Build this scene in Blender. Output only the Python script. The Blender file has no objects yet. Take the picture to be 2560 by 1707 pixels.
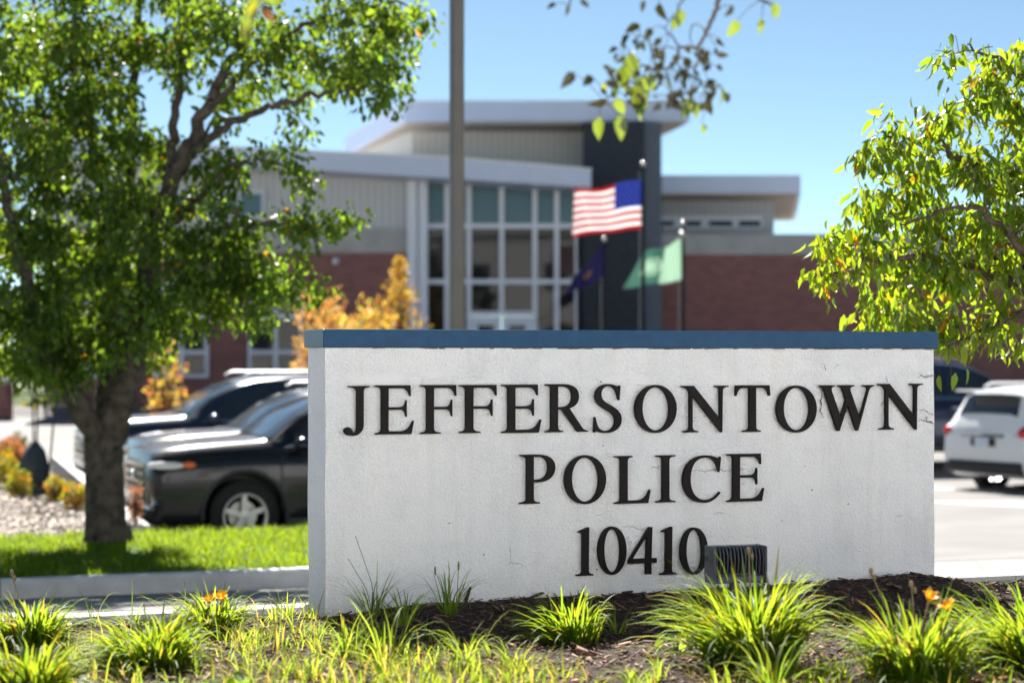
import bpy, bmesh, math, random
import numpy as np
from mathutils import Vector, Matrix
R = math.radians
scene = bpy.context.scene
COL = scene.collection

# ------------------------------------------------------------------ camera
F = 4978.0            # focal length in photo pixels (70 mm on a 36 mm sensor)
CH = 2.2              # camera height above the parking lot
HOR = 890.0           # row of the horizon in the photo
PITCH = math.atan((HOR - 853.5) / F)
cam = bpy.data.cameras.new("camera")
cam.lens = 70; cam.sensor_width = 36; cam.sensor_fit = 'HORIZONTAL'
cam.clip_start = 0.1; cam.clip_end = 3000
cam.dof.use_dof = True; cam.dof.focus_distance = 8.75; cam.dof.aperture_fstop = 2.0
cam.dof.aperture_blades = 9
camo = bpy.data.objects.new("camera", cam); COL.objects.link(camo)
camo.location = (0, 0, CH); camo.rotation_euler = (R(90) + PITCH, 0, 0)
scene.camera = camo

# ------------------------------------------------------------------ light
SUN_EL, SUN_AZ = 48.0, -14.0      # azimuth measured from +Y towards +X
world = bpy.data.worlds.new("World"); scene.world = world
world.use_nodes = True
nt = world.node_tree; nt.nodes.clear()
sky = nt.nodes.new('ShaderNodeTexSky'); sky.sky_type = 'NISHITA'; sky.sun_disc = False
sky.sun_elevation = R(SUN_EL); sky.sun_rotation = R(SUN_AZ)
sky.air_density = 0.40; sky.dust_density = 0.2; sky.ozone_density = 2.4; sky.altitude = 200
bg = nt.nodes.new('ShaderNodeBackground'); bg.inputs[1].default_value = 0.05
wo = nt.nodes.new('ShaderNodeOutputWorld')
tint = nt.nodes.new('ShaderNodeMix'); tint.data_type = 'RGBA'; tint.blend_type = 'MULTIPLY'; tint.inputs['Factor'].default_value = 1.0
tint.inputs['B'].default_value = (1.0, 1.05, 0.86, 1); nt.links.new(sky.outputs[0], tint.inputs['A']); nt.links.new(tint.outputs['Result'], bg.inputs[0]); nt.links.new(bg.outputs[0], wo.inputs[0])
sl = bpy.data.lights.new("sun", 'SUN'); sl.energy = 5.0; sl.angle = R(0.53); sl.color = (1.0, 0.96, 0.905)
so = bpy.data.objects.new("sun", sl); COL.objects.link(so)
SUN = Vector((math.sin(R(SUN_AZ)) * math.cos(R(SUN_EL)), math.cos(R(SUN_AZ)) * math.cos(R(SUN_EL)), math.sin(R(SUN_EL))))
so.rotation_euler = SUN.to_track_quat('Z', 'Y').to_euler(); so.location = SUN * 60
vs = scene.view_settings
vs.view_transform = 'Standard'; vs.look = 'None'; vs.gamma = 1.0; vs.use_curve_mapping = False
vs.exposure = 1.92
scene.cycles.use_denoising = True
scene.cycles.max_bounces = 10; scene.cycles.transparent_max_bounces = 8
scene.cycles.sample_clamp_indirect = 8.0

# ------------------------------------------------------------------ helpers
TH = R(20.2); TC, TS = math.cos(TH), math.sin(TH)      # the direction the sign, kerbs and road run in
def X(px, d): return (px - 1280.0) * d / F
def Z(py, d): return CH + (HOR - py) * d / F
def at(px, py, d): return Vector((X(px, d), d, Z(py, d)))
def on_z(px, py, z):
    d = (CH - z) * F / (py - HOR); return Vector((X(px, d), d, z))
def uv2xy(u, v): return (u * TC - v * TS, u * TS + v * TC)
def xy2uv(x, y): return (x * TC + y * TS, -x * TS + y * TC)

def lin(c):
    c = c / 255.0
    return c / 12.92 if c <= 0.04045 else ((c + 0.055) / 1.055) ** 2.4

MATS = {}
def pmat(name, col, rough=0.6, spec=0.5, metal=0.0, coat=0.0, var=0.0, vscale=8.0, bump=0.0, bscale=60.0, bdist=0.01, col2=None, detail=6.0):
    """Principled material with noise variation of the base colour and an optional fine bump."""
    if name in MATS: return MATS[name]
    m = bpy.data.materials.new(name); m.use_nodes = True; MATS[name] = m
    t = m.node_tree; p = t.nodes['Principled BSDF']
    p.inputs['Base Color'].default_value = (*col, 1)
    p.inputs['Roughness'].default_value = rough
    p.inputs['Specular IOR Level'].default_value = spec
    p.inputs['Metallic'].default_value = metal
    p.inputs['Coat Weight'].default_value = coat
    p.inputs['Coat Roughness'].default_value = 0.04
    tc = t.nodes.new('ShaderNodeTexCoord')
    if var or col2:
        n = t.nodes.new('ShaderNodeTexNoise'); n.inputs['Scale'].default_value = vscale; n.inputs['Detail'].default_value = detail
        t.links.new(tc.outputs['Object'], n.inputs['Vector'])
        r = t.nodes.new('ShaderNodeValToRGB')
        r.color_ramp.elements[0].position = 0.32; r.color_ramp.elements[1].position = 0.68
        a = tuple(c * (1 - var) for c in col); b = col2 if col2 else tuple(min(1, c * (1 + var)) for c in col)
        r.color_ramp.elements[0].color = (*a, 1); r.color_ramp.elements[1].color = (*b, 1)
        t.links.new(n.outputs['Fac'], r.inputs[0]); t.links.new(r.outputs[0], p.inputs['Base Color'])
    if bump:
        n2 = t.nodes.new('ShaderNodeTexNoise'); n2.inputs['Scale'].default_value = bscale; n2.inputs['Detail'].default_value = 5
        t.links.new(tc.outputs['Object'], n2.inputs['Vector'])
        b = t.nodes.new('ShaderNodeBump'); b.inputs['Strength'].default_value = bump; b.inputs['Distance'].default_value = bdist
        t.links.new(n2.outputs['Fac'], b.inputs['Height']); t.links.new(b.outputs[0], p.inputs['Normal'])
    return m

def leafmat(name, front, trans, tfac=0.45, rough=0.38, spec=0.5):
    """Two-sided leaf: glossy diffuse face mixed with light passing through; a per-leaf 'tint' colour attribute multiplies both."""
    if name in MATS: return MATS[name]
    m = bpy.data.materials.new(name); m.use_nodes = True; MATS[name] = m
    t = m.node_tree; p = t.nodes['Principled BSDF']; out = t.nodes['Material Output']
    at_ = t.nodes.new('ShaderNodeAttribute'); at_.attribute_name = 'tint'
    def mul(c):
        x = t.nodes.new('ShaderNodeMix'); x.data_type = 'RGBA'; x.blend_type = 'MULTIPLY'
        x.inputs['Factor'].default_value = 1.0; x.inputs['A'].default_value = (*c, 1)
        t.links.new(at_.outputs['Color'], x.inputs['B']); return x.outputs['Result']
    t.links.new(mul(front), p.inputs['Base Color'])
    p.inputs['Roughness'].default_value = rough; p.inputs['Specular IOR Level'].default_value = spec
    tr = t.nodes.new('ShaderNodeBsdfTranslucent'); t.links.new(mul(trans), tr.inputs['Color'])
    mx = t.nodes.new('ShaderNodeMixShader'); mx.inputs[0].default_value = tfac
    t.links.new(p.outputs[0], mx.inputs[1]); t.links.new(tr.outputs[0], mx.inputs[2]); t.links.new(mx.outputs[0], out.inputs[0])
    return m

def tag(o, label=None, cat=None, group=None, kind=None):
    if label: o['label'] = label
    if cat: o['category'] = cat
    if group: o['group'] = group
    if kind: o['kind'] = kind
    return o

def thing(name, label, cat, loc=(0, 0, 0), rz=0.0, group=None):
    o = bpy.data.objects.new(name, None); COL.objects.link(o)
    o.location = loc; o.rotation_euler = (0, 0, rz); o.empty_display_size = 0.2
    return tag(o, label, cat, group)

class MB:
    """Collects verts/faces; build() links them as one mesh object."""
    def __init__(s): s.v = []; s.f = []; s.mi = []; s.cur = 0; s.tint = []
    def add(s, vs, fs):
        b = len(s.v); s.v += [tuple(p) for p in vs]; s.f += [tuple(i + b for i in f) for f in fs]; s.mi += [s.cur] * len(fs)
    def box(s, x0, x1, y0, y1, z0, z1):
        s.add([(x0, y0, z0), (x1, y0, z0), (x1, y1, z0), (x0, y1, z0), (x0, y0, z1), (x1, y0, z1), (x1, y1, z1), (x0, y1, z1)],
              [(0, 3, 2, 1), (4, 5, 6, 7), (0, 1, 5, 4), (1, 2, 6, 5), (2, 3, 7, 6), (3, 0, 4, 7)])
    def prism(s, poly, z0, z1):           # plan polygon (ccw) extruded upward
        n = len(poly)
        s.add([(x, y, z0) for x, y in poly] + [(x, y, z1) for x, y in poly],
              [tuple(range(n))[::-1], tuple(range(n, 2 * n))] + [(i, (i + 1) % n, n + (i + 1) % n, n + i) for i in range(n)])
    def front(s, poly, y0, y1):           # elevation polygon (x,z) extruded from y0 to y1
        n = len(poly)
        s.add([(x, y0, z) for x, z in poly] + [(x, y1, z) for x, z in poly],
              [tuple(range(n)), tuple(range(n, 2 * n))[::-1]] + [(i, n + i, n + (i + 1) % n, (i + 1) % n) for i in range(n)])
    def tube(s, pts, rad, n=8, cap=True):
        pts = [Vector(p) for p in pts]; k = len(pts)
        rad = rad if hasattr(rad, '__len__') else [rad] * k
        vs = []; ref = None
        for i, p in enumerate(pts):
            d = (pts[min(i + 1, k - 1)] - pts[max(i - 1, 0)])
            d = d.normalized() if d.length > 1e-9 else Vector((0, 0, 1))
            if ref is None:
                ref = d.orthogonal().normalized()
            ref = (ref - d * ref.dot(d))
            ref = ref.normalized() if ref.length > 1e-6 else d.orthogonal().normalized()
            b = d.cross(ref)
            for j in range(n):
                a = 2 * math.pi * j / n
                vs.append(p + (ref * math.cos(a) + b * math.sin(a)) * rad[i])
        fs = []
        for i in range(k - 1):
            for j in range(n):
                fs.append((i * n + j, i * n + (j + 1) % n, (i + 1) * n + (j + 1) % n, (i + 1) * n + j))
        if cap: fs += [tuple(range(n))[::-1], tuple((k - 1) * n + j for j in range(n))]
        s.add(vs, fs)
    def ball(s, c, r, n=12, m=8):
        c = Vector(c); r = r if hasattr(r, '__len__') else (r, r, r); vs = []; fs = []
        for i in range(m + 1):
            t = math.pi * i / m
            for j in range(n):
                a = 2 * math.pi * j / n
                vs.append((c.x + r[0] * math.sin(t) * math.cos(a), c.y + r[1] * math.sin(t) * math.sin(a), c.z + r[2] * math.cos(t)))
        for i in range(m):
            for j in range(n):
                fs.append((i * n + j, (i + 1) * n + j, (i + 1) * n + (j + 1) % n, i * n + (j + 1) % n))
        s.add(vs, fs)
    def lathe(s, prof, n=24, axis='Z', c=(0, 0, 0)):
        vs = []; k = len(prof)
        for (r, h) in prof:
            for j in range(n):
                a = 2 * math.pi * j / n
                p = (r * math.cos(a), r * math.sin(a), h) if axis == 'Z' else (r * math.cos(a), h, r * math.sin(a))
                vs.append((p[0] + c[0], p[1] + c[1], p[2] + c[2]))
        fs = [(i * n + j, i * n + (j + 1) % n, (i + 1) * n + (j + 1) % n, (i + 1) * n + j) for i in range(k - 1) for j in range(n)]
        s.add(vs, fs)
    def build(s, name, mats, parent=None, smooth=None, bevel=0.0):
        me = bpy.data.meshes.new(name); me.from_pydata(s.v, [], s.f); me.update()
        for m in (mats if isinstance(mats, (list, tuple)) else [mats]): me.materials.append(m)
        if any(s.mi): me.polygons.foreach_set('material_index', s.mi)
        if s.tint: set_tint(me, s.tint)
        if smooth is not None:
            me.polygons.foreach_set('use_smooth', [True] * len(me.polygons)); me.set_sharp_from_angle(angle=R(smooth))
        bm = bmesh.new(); bm.from_mesh(me); bmesh.ops.recalc_face_normals(bm, faces=bm.faces); bm.to_mesh(me); bm.free()
        o = bpy.data.objects.new(name, me); COL.objects.link(o)
        if parent: o.parent = parent
        if bevel:
            b = o.modifiers.new('bevel', 'BEVEL'); b.width = bevel; b.segments = 2; b.limit_method = 'ANGLE'; b.angle_limit = R(40)
        return o

def set_tint(me, cols):
    a = me.color_attributes.new('tint', 'FLOAT_COLOR', 'POINT')
    arr = np.ones((len(me.vertices), 4), dtype=np.float32); arr[:, :3] = np.array(cols, dtype=np.float32)
    a.data.foreach_set('color', arr.ravel())

def npmesh(name, V, Fq, mat, parent=None, tint=None, smooth=False):
    """V (n,3) float array, Fq (m,k) int array of equal-sided faces."""
    me = bpy.data.meshes.new(name)
    V = np.asarray(V, np.float32); Fq = np.asarray(Fq, np.int32); m, k = Fq.shape
    me.vertices.add(len(V)); me.vertices.foreach_set('co', V.ravel())
    me.loops.add(m * k); me.loops.foreach_set('vertex_index', Fq.ravel())
    me.polygons.add(m); me.polygons.foreach_set('loop_start', np.arange(0, m * k, k, dtype=np.int32))
    me.polygons.foreach_set('loop_total', np.full(m, k, np.int32))
    if smooth: me.polygons.foreach_set('use_smooth', np.ones(m, bool))
    me.update(calc_edges=True); me.validate()
    for mm in (mat if isinstance(mat, (list, tuple)) else [mat]): me.materials.append(mm)
    if tint is not None: set_tint(me, tint)
    o = bpy.data.objects.new(name, me); COL.objects.link(o)
    if parent: o.parent = parent
    return o

def struct(o, label=None):
    o['kind'] = 'structure'
    if label: o['label'] = label
    return o

def copy_tree(o, parent=None):
    c = o.copy(); COL.objects.link(c)
    if parent: c.parent = parent
    for ch in [x for x in scene.objects if x.parent == o]: copy_tree(ch, c)
    return c

def vnoise(x, y, seed=0):
    """cheap smooth pseudo-noise from summed sines (numpy)"""
    rs = np.random.RandomState(seed); r = 0
    for k in range(6):
        a = rs.uniform(0, 2 * np.pi); f = rs.uniform(.6, 1.6); p = rs.uniform(0, 6.28)
        r = r + np.sin((x * np.cos(a) + y * np.sin(a)) * f + p)
    return r / 6

# ------------------------------------------------------------------ terrain
def gprof(x, y):
    x = np.asarray(x, float); y = np.asarray(y, float); v = -x * TS + y * TC
    z = np.interp(v, [-500, 8.7, 15.1, 19, 22, 30, 500], [.95, .95, .40, .15, .07, 0.0, 0.0])
    rise = np.clip((y - 33) / 20, 0, 1) * .85
    return z + np.where(v > 16, rise, 0)

def grid(name, xs, ys, zf, mat, smooth=True):
    xs = np.asarray(xs); ys = np.asarray(ys)
    Xg, Yg = np.meshgrid(xs, ys); Zg = zf(Xg, Yg)
    V = np.stack([Xg, Yg, Zg], -1).reshape(-1, 3)
    n, m = len(ys), len(xs); i = np.arange(n - 1)[:, None] * m + np.arange(m - 1)[None]
    Fq = np.stack([i, i + 1, i + m + 1, i + m], -1).reshape(-1, 4)
    return npmesh(name, V, Fq, mat, smooth=smooth)

def uvgrid(name, us, vs_, zf, mat, smooth=True):
    U, Vv = np.meshgrid(np.asarray(us), np.asarray(vs_))
    x = U * TC - Vv * TS; y = U * TS + Vv * TC
    V = np.stack([x, y, zf(U, Vv)], -1).reshape(-1, 3)
    n, m = U.shape; i = np.arange(n - 1)[:, None] * m + np.arange(m - 1)[None]
    Fq = np.stack([i, i + 1, i + m + 1, i + m], -1).reshape(-1, 4)
    return npmesh(name, V, Fq, mat, smooth=smooth)

M_soil = pmat('ground_turf', (.07, .10, .03), .95, .2, var=.3, vscale=.6)
M_conc = pmat('concrete_paving', (.132, .127, .121), .85, .3, var=.16, vscale=.7, bump=.25, bscale=40)
M_kerb = pmat('kerb_concrete', (.33, .325, .32), .85, .3, var=.15, vscale=6, bump=.3, bscale=120, bdist=.004)
M_road = pmat('road_paving', (.18, .175, .17), .9, .3, var=.18, vscale=3, bump=.3, bscale=150, bdist=.004)
M_gravel = pmat('pale_gravel', (.27, .235, .205), .95, .2, var=.6, vscale=24, bump=1, bscale=45, bdist=.05)
M_mulch = pmat('mulch_soil', (.048, .034, .027), .95, .2, var=.45, vscale=60, bump=1, bscale=140, bdist=.012)
M_paint = pmat('parking_paint', (.78, .78, .76), .7, .4, var=.08, vscale=5)

xs = np.concatenate([np.linspace(-900, -60, 12), np.linspace(-55, 55, 80), np.linspace(60, 900, 12)])
ys = np.concatenate([np.linspace(-900, -12, 10), np.linspace(-10, 60, 100), np.linspace(65, 1500, 14)])
struct(grid('ground', xs, ys, lambda x, y: gprof(x, y) - .06, M_soil))
struct(uvgrid('road', np.linspace(-30, 30, 61), np.linspace(8.68, 15.12, 14), lambda u, v: gprof(u * TC - v * TS, u * TS + v * TC), M_road))
# the parking lot: starts at the road's far edge, ends at the station's front
rows = np.linspace(0, 1, 60); cols = np.linspace(-48, 48, 97)
Cg, Rg = np.meshgrid(cols, rows)
y0 = (15.1 + TS * Cg) / TC
Yg = y0 + (54.4 - y0) * Rg
V = np.stack([Cg, Yg, gprof(Cg, Yg) + .004], -1).reshape(-1, 3)
i = np.arange(59)[:, None] * 97 + np.arange(96)[None]
struct(npmesh('parking_lot', V, np.stack([i, i + 1, i + 98, i + 97], -1).reshape(-1, 4), M_conc, smooth=True))

def lot_stripe(a, b, w=.11):
    a = Vector((*a, 0)); b = Vector((*b, 0)); d = (b - a).normalized(); n = Vector((-d.y, d.x, 0)) * w / 2
    k = 10; V = []; Fq = []
    for i in range(k + 1):
        p = a.lerp(b, i / k)
        for s in (-1, 1):
            q = p + n * s; V.append((q.x, q.y, float(gprof(q.x, q.y)) + .010))
    for i in range(k): Fq.append((2 * i, 2 * i + 1, 2 * i + 3, 2 * i + 2))
    return V, Fq
V, Fq = [], []
for a, b in [((6.2, 33.6), (9.5, 30.2)), ((8.3, 35.2), (12.5, 31)), ((5.9, 29.5), (9.2, 29.2)), ((5.2, 30.6), (8.4, 27.3)),
             ((-1.5, 29), (-6, 27.5)), ((-2.4, 32.2), (-7.2, 30.7)), ((-.6, 25.6), (-4.9, 24.3))]:
    v_, f_ = lot_stripe(a, b); b0 = len(V); V += v_; Fq += [tuple(q + b0 for q in f) for f in f_]
struct(npmesh('parking_markings', V, Fq, M_paint))

# mulch bed around the sign
SU0, SV0 = xy2uv(X(814, 8.25), 8.25)            # the sign's front left corner
SIGN_W, SIGN_T = 2.915, .29
def bedz(u, v):
    u = np.asarray(u, float); v = np.asarray(v, float)
    prof = np.interp(u, [SU0 - .5, SU0 - .05, SU0 + .18, SU0 + .40, SU0 + .9, SU0 + 1.5, SU0 + 2.3, SU0 + 2.72, SU0 + 2.93, SU0 + 3.2, SU0 + 4],
                     [0, .035, .060, .078, .082, .082, .092, .118, .088, .03, 0])
    fall = np.exp(-np.clip(np.abs(v - SV0) - .12, 0, 9) ** 2 / .22)
    lo = np.interp(v, [7.9, 8.4], [1.115, 1.075]); lo = np.where(u > SU0, 1.115 - np.clip(u - SU0 - 3.0, 0, .5) * .08, lo)
    z = lo + np.clip(prof - .035, 0, 1) * fall
    z = z + .012 * vnoise(u * 5, v * 5, 1) + .009 * vnoise(u * 14, v * 14, 2) + .006 * vnoise(u * 45, v * 45, 3)
    return np.where(v > 8.44, np.minimum(z, 1.080), z)
def bed_xy(x, y): return float(bedz(*xy2uv(x, y)))
us = np.concatenate([np.linspace(-6, -.6, 12), np.arange(-.5, 7.0, .03), np.linspace(7.1, 12, 10)])
vss = np.arange(4.3, 8.52, .03)
struct(uvgrid('mulch_bed', us, vss, bedz, M_mulch))

# pale street and building added behind the camera to bounce light onto the sign (seen only as reflections)
M_bounce_street = pmat('bounce_concrete', (.58, .57, .555), .9, .3, var=.06, vscale=.8)
struct(uvgrid('street', np.linspace(-45, 45, 46), np.linspace(-32, 4.34, 20), lambda u, v: 1.06 + 0 * u, M_bounce_street))
def add_bounce_building():
    root = thing('bounce_building', 'long pale building behind the viewer, added to bounce light onto the sign', 'building', (0, -17, 1.0), TH)
    M_r = pmat('pale_bounce_wall', (.79, .79, .785), .9, .2, var=.04, vscale=.5)
    M_g = pmat('bounce_building_glass', (.03, .04, .05), .08, .6)
    m = MB(); m.box(-32, 32, -10, 0, 0, 9.0); m.build('wall', M_r, root)
    m = MB(); m.box(-32.4, 32.4, -10.4, .4, 9.003, 9.5); m.build('roof', M_r, root)
    for k in range(12):
        for z in (1.4, 5.4):
            m = MB(); x = -29 + k * 5.2; m.box(x, x + 1.5, .003, .02, z, z + 1.7); m.build('window', M_g, root)
add_bounce_building()

def kerb(name, u0, u1, v0, v1, z0, z1f, mat, joint=3.0):
    m = MB(); n = int((u1 - u0) / joint) + 1
    ue = np.linspace(u0, u1, n + 1)
    for a, b in zip(ue[:-1], ue[1:]):
        a2, b2 = a + .006, b - .006; ch = .02
        prof = [(v0, z0), (v1, z0), (v1, 1), (v1 - ch, 2), (v0 + ch, 2), (v0, 1)]
        vs_ = []
        for u in (a2, b2):
            zt = z1f(u)
            for v, zz in prof:
                x, y = uv2xy(u, v); vs_.append((x, y, z0 if zz == z0 else (zt - ch if zz == 1 else zt)))
        fs = [(0, 1, 2, 3, 4, 5), (11, 10, 9, 8, 7, 6)] + [(i, 6 + i, 6 + (i + 1) % 6, (i + 1) % 6) for i in range(6)]
        m.add(vs_, fs)
    return struct(m.build(name, mat))
kerb('near_kerb', -12, 14, 8.50, 8.68, .80, lambda u: 1.100, pmat('sunlit_kerb_concrete', (.26, .255, .25), .85, .3, var=.18, vscale=6, bump=.3, bscale=120, bdist=.004))  # same concrete in a darker copy, toned down where the sun hits it
kerb('far_kerb', -10, 7.3, 15.12, 15.30, .1, lambda u: .545, pmat('shaded_kerb_concrete', (.50, .50, .50), .85, .3, var=.12, vscale=5, bump=.3, bscale=120, bdist=.004))  # lighter copy of the concrete, its colour raised to lift the tree shade

# lawn strip between road and parking lot, and the gravel bed to its left
def lawnz(u, v):
    z = .522 + .02 * np.clip((v - 15.3) / 2, 0, 1) + .012 * vnoise(u * 3, v * 3, 5)
    return np.where(v > 18.75, -.05, np.where((u > 7.25), -.05, z))
M_lawn = pmat('lawn_turf', (.06, .11, .02), .9, .2, var=.3, vscale=3, bump=.8, bscale=60, bdist=.03)
struct(uvgrid('lawn', np.concatenate([np.linspace(-9, 7.2, 80), [7.3]]), np.concatenate([np.linspace(15.29, 18.7, 30), [18.8]]), lawnz, M_lawn))
def gravel_mesh():
    ys_ = np.concatenate([[18.9], np.linspace(19, 34, 40), [34.1]]); V = []; ts = np.linspace(0, 1, 30)
    for k, y in enumerate(ys_):
        xm = -3.95 - (y - 20) * .29
        for j, t in enumerate(ts):
            x = -30 + (xm + 30) * t
            edge = k in (0, len(ys_) - 1) or j in (0, len(ts) - 1)
            V.append((x, y, -.05 if edge else .47 + .03 * float(vnoise(x * 1.5, y * 1.5, 8)) - .006 * max(0, y - 26)))
    n = len(ts); Fq = [(i * n + j, i * n + j + 1, (i + 1) * n + j + 1, (i + 1) * n + j) for i in range(len(ys_) - 1) for j in range(n - 1)]
    return npmesh('gravel_bed', V, Fq, M_gravel, smooth=False)
struct(gravel_mesh())
def pebbles():
    rs = np.random.RandomState(99); n = 9000
    y = 19 + 11 * rs.uniform(0, 1, n) ** 1.3; xm = -4.05 - (y - 20) * .29; x = np.minimum(xm, xm - rs.uniform(0, 1, n) * 3.5)
    z = np.array([.47 + .03 * float(vnoise(a * 1.5, b * 1.5, 8)) - .006 * max(0, b - 26) for a, b in zip(x, y)]); s = rs.uniform(.012, .045, n)
    o6 = np.array([(1, 0, 0), (-1, 0, 0), (0, 1, 0), (0, -1, 0), (0, 0, .7), (0, 0, -.7)]); f8 = np.array([(0, 2, 4), (2, 1, 4), (1, 3, 4), (3, 0, 4), (2, 0, 5), (1, 2, 5), (3, 1, 5), (0, 3, 5)])
    V = np.stack([x, y, z], 1)[:, None] + o6[None] * s[:, None, None] * rs.uniform(.6, 1.3, (n, 6, 1))
    g = rs.gamma(3, .33, (n, 1)).clip(.2, 2.4); T = np.concatenate([g, g * .93, g * .86], 1)
    m = bpy.data.materials.new('pebble'); m.use_nodes = True; t = m.node_tree; p = t.nodes['Principled BSDF']; p.inputs['Roughness'].default_value = .8
    a_ = t.nodes.new('ShaderNodeAttribute'); a_.attribute_name = 'tint'; q = t.nodes.new('ShaderNodeMix'); q.data_type = 'RGBA'; q.blend_type = 'MULTIPLY'; q.inputs['Factor'].default_value = 1
    q.inputs['A'].default_value = (.28, .25, .22, 1); t.links.new(a_.outputs['Color'], q.inputs['B']); t.links.new(q.outputs['Result'], p.inputs['Base Color'])
    tag(npmesh('gravel_stones', V.reshape(-1, 3), (np.arange(n)[:, None, None] * 6 + f8[None]).reshape(-1, 3), m, tint=np.repeat(T, 6, 0)), 'pale mixed gravel stones of the bed left of the parked cars', 'gravel', kind='stuff')
pebbles()
# kerb along the gravel bed's parking side
m = MB(); pts = [(-3.80 - (y - 20) * .29, y) for y in np.linspace(20, 34, 8)]
for (xa, ya), (xb, yb) in zip(pts[:-1], pts[1:]):
    m.prism([(xa, ya + .006), (xa + .16, ya + .046), (xb + .16, yb), (xb, yb - .04)], -.1, .50)
struct(m.build('gravel_kerb', M_kerb))

# ------------------------------------------------------------------ the monument sign
def stucco_mat():
    m = bpy.data.materials.new('white_stucco'); m.use_nodes = True; t = m.node_tree; p = t.nodes['Principled BSDF']
    p.inputs['Roughness'].default_value = .9; p.inputs['Specular IOR Level'].default_value = .25
    tc = t.nodes.new('ShaderNodeTexCoord')
    def noise(scale, detail, rough=.55, vec=None):
        n = t.nodes.new('ShaderNodeTexNoise'); n.inputs['Scale'].default_value = scale; n.inputs['Detail'].default_value = detail
        n.inputs['Roughness'].default_value = rough; t.links.new(vec or tc.outputs['Object'], n.inputs['Vector']); return n.outputs['Fac']
    def ramp(fac, p0, c0, p1, c1):
        r = t.nodes.new('ShaderNodeValToRGB'); e = r.color_ramp.elements
        e[0].position = p0; e[0].color = (*c0, 1); e[1].position = p1; e[1].color = (*c1, 1)
        t.links.new(fac, r.inputs[0]); return r.outputs[0]
    def mult(a, b, f=1.0):
        x = t.nodes.new('ShaderNodeMix'); x.data_type = 'RGBA'; x.blend_type = 'MULTIPLY'; x.inputs['Factor'].default_value = f
        t.links.new(a, x.inputs['A']); t.links.new(b, x.inputs['B']); return x.outputs['Result']
    base = ramp(noise(1.6, 4), .35, (.83, .845, .875), .65, (.90, .90, .905))
    blot = ramp(noise(5.5, 6, .65), .30, (.92, .92, .93), .52, (1, 1, 1))
    relief_shade = ramp(noise(125, 3), .34, (.90, .897, .895), .56, (1, 1, 1))  # fine dark grain standing in for the shading of the stucco relief
    # streaks running down
    mp = t.nodes.new('ShaderNodeMapping'); mp.inputs['Scale'].default_value = (6, 6, .5); t.links.new(tc.outputs['Object'], mp.inputs[0])
    streak = ramp(noise(1.4, 5, .6, mp.outputs[0]), .30, (.90, .89, .86), .5, (1, 1, 1))
    c = mult(mult(mult(base, blot), relief_shade), streak, .6)
    t.links.new(c, p.inputs['Base Color'])
    n1 = noise(130, 3); n2 = noise(55, 4)
    a = t.nodes.new('ShaderNodeMath'); a.operation = 'ADD'; t.links.new(n1, a.inputs[0]); t.links.new(n2, a.inputs[1])
    b = t.nodes.new('ShaderNodeBump'); b.inputs['Strength'].default_value = .9; b.inputs['Distance'].default_value = .010
    t.links.new(a.outputs[0], b.inputs['Height']); t.links.new(b.outputs[0], p.inputs['Normal'])
    return m
M_stucco = stucco_mat()
M_crack = pmat('stucco_crack', (.10, .09, .08), .95, .1)
M_patch = pmat('touch_up_paint', (.76, .76, .775), .85, .3, var=.04, vscale=9, bump=.6, bscale=130, bdist=.006)
M_rust = pmat('rust_line', (.12, .075, .04), .95, .1, var=.5, vscale=40)
M_cap = pmat('blue_cap_metal', (.009, .058, .135), .28, .5, var=.10, vscale=20); M_cap.node_tree.nodes['Principled BSDF'].inputs['IOR'].default_value = 1.22
M_letter = pmat('bronze_letter', (.0085, .006, .005), .6, .18, var=.35, vscale=12)

sx0, sy0 = uv2xy(SU0, SV0)
sign = thing('monument_sign', 'white stucco monument sign reading JEFFERSONTOWN POLICE 10410 under a blue metal cap', 'sign', (sx0, sy0, 1.0), TH)
# local frame of the sign: x along the face, y into it, z up from world 1.0
def s_on(px, py, y=0.0):
    """point of the sign's front face (offset y) seen at a photo pixel, in sign-local x,z"""
    k = (px - 1280.0) / F
    nx, ny = -TS, TC                                   # into the face
    ox, oy = sx0 + nx * y, sy0 + ny * y
    # (ox + a*TC) = k*(oy + a*TS)
    a = (k * oy - ox) / (TC - k * TS)
    d = oy + a * TS
    return a, Z(py, d) - 1.0
TOPZ = s_on(814, 869)[1]
bm_ = bmesh.new()
m = MB(); rnd = random.Random(3)
# slightly uneven stucco block: gridded front with soft dents on its edges
nx, nz = 60, 30
def blk(x, z): return .0035 * float(vnoise(x * 4, z * 4, 11)) + .002 * float(vnoise(x * 11, z * 11, 12))
vsF = []; w = SIGN_W
for k in range(nz + 1):
    for j in range(nx + 1):
        x = w * j / nx; z = -.25 + (TOPZ + .25) * k / nz
        ex = .004 * float(vnoise(z * 9, 0.3, 13)) if j in (0, nx) else 0
        vsF.append((x + ex, blk(x, z) if 0 < j < nx else .004, z))
fsF = [(k * (nx + 1) + j, k * (nx + 1) + j + 1, (k + 1) * (nx + 1) + j + 1, (k + 1) * (nx + 1) + j) for k in range(nz) for j in range(nx)]
b0 = len(vsF)
for k in range(nz + 1):
    z = -.25 + (TOPZ + .25) * k / nz
    vsF.append((.004 * float(vnoise(z * 9, 4, 14)), SIGN_T, z)); vsF.append((w, SIGN_T, z))
for k in range(nz):
    l0, l1 = k * (nx + 1), (k + 1) * (nx + 1)
    fsF.append((b0 + 2 * k, l0, l1, b0 + 2 * k + 2)); fsF.append((l0 + nx, b0 + 2 * k + 1, b0 + 2 * k + 3, l1 + nx))
    fsF.append((b0 + 2 * k + 1, b0 + 2 * k, b0 + 2 * k + 2, b0 + 2 * k + 3))
top = [nz * (nx + 1) + j for j in range(nx + 1)]
fsF.append(tuple(top + [b0 + 2 * nz + 1, b0 + 2 * nz]))
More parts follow.
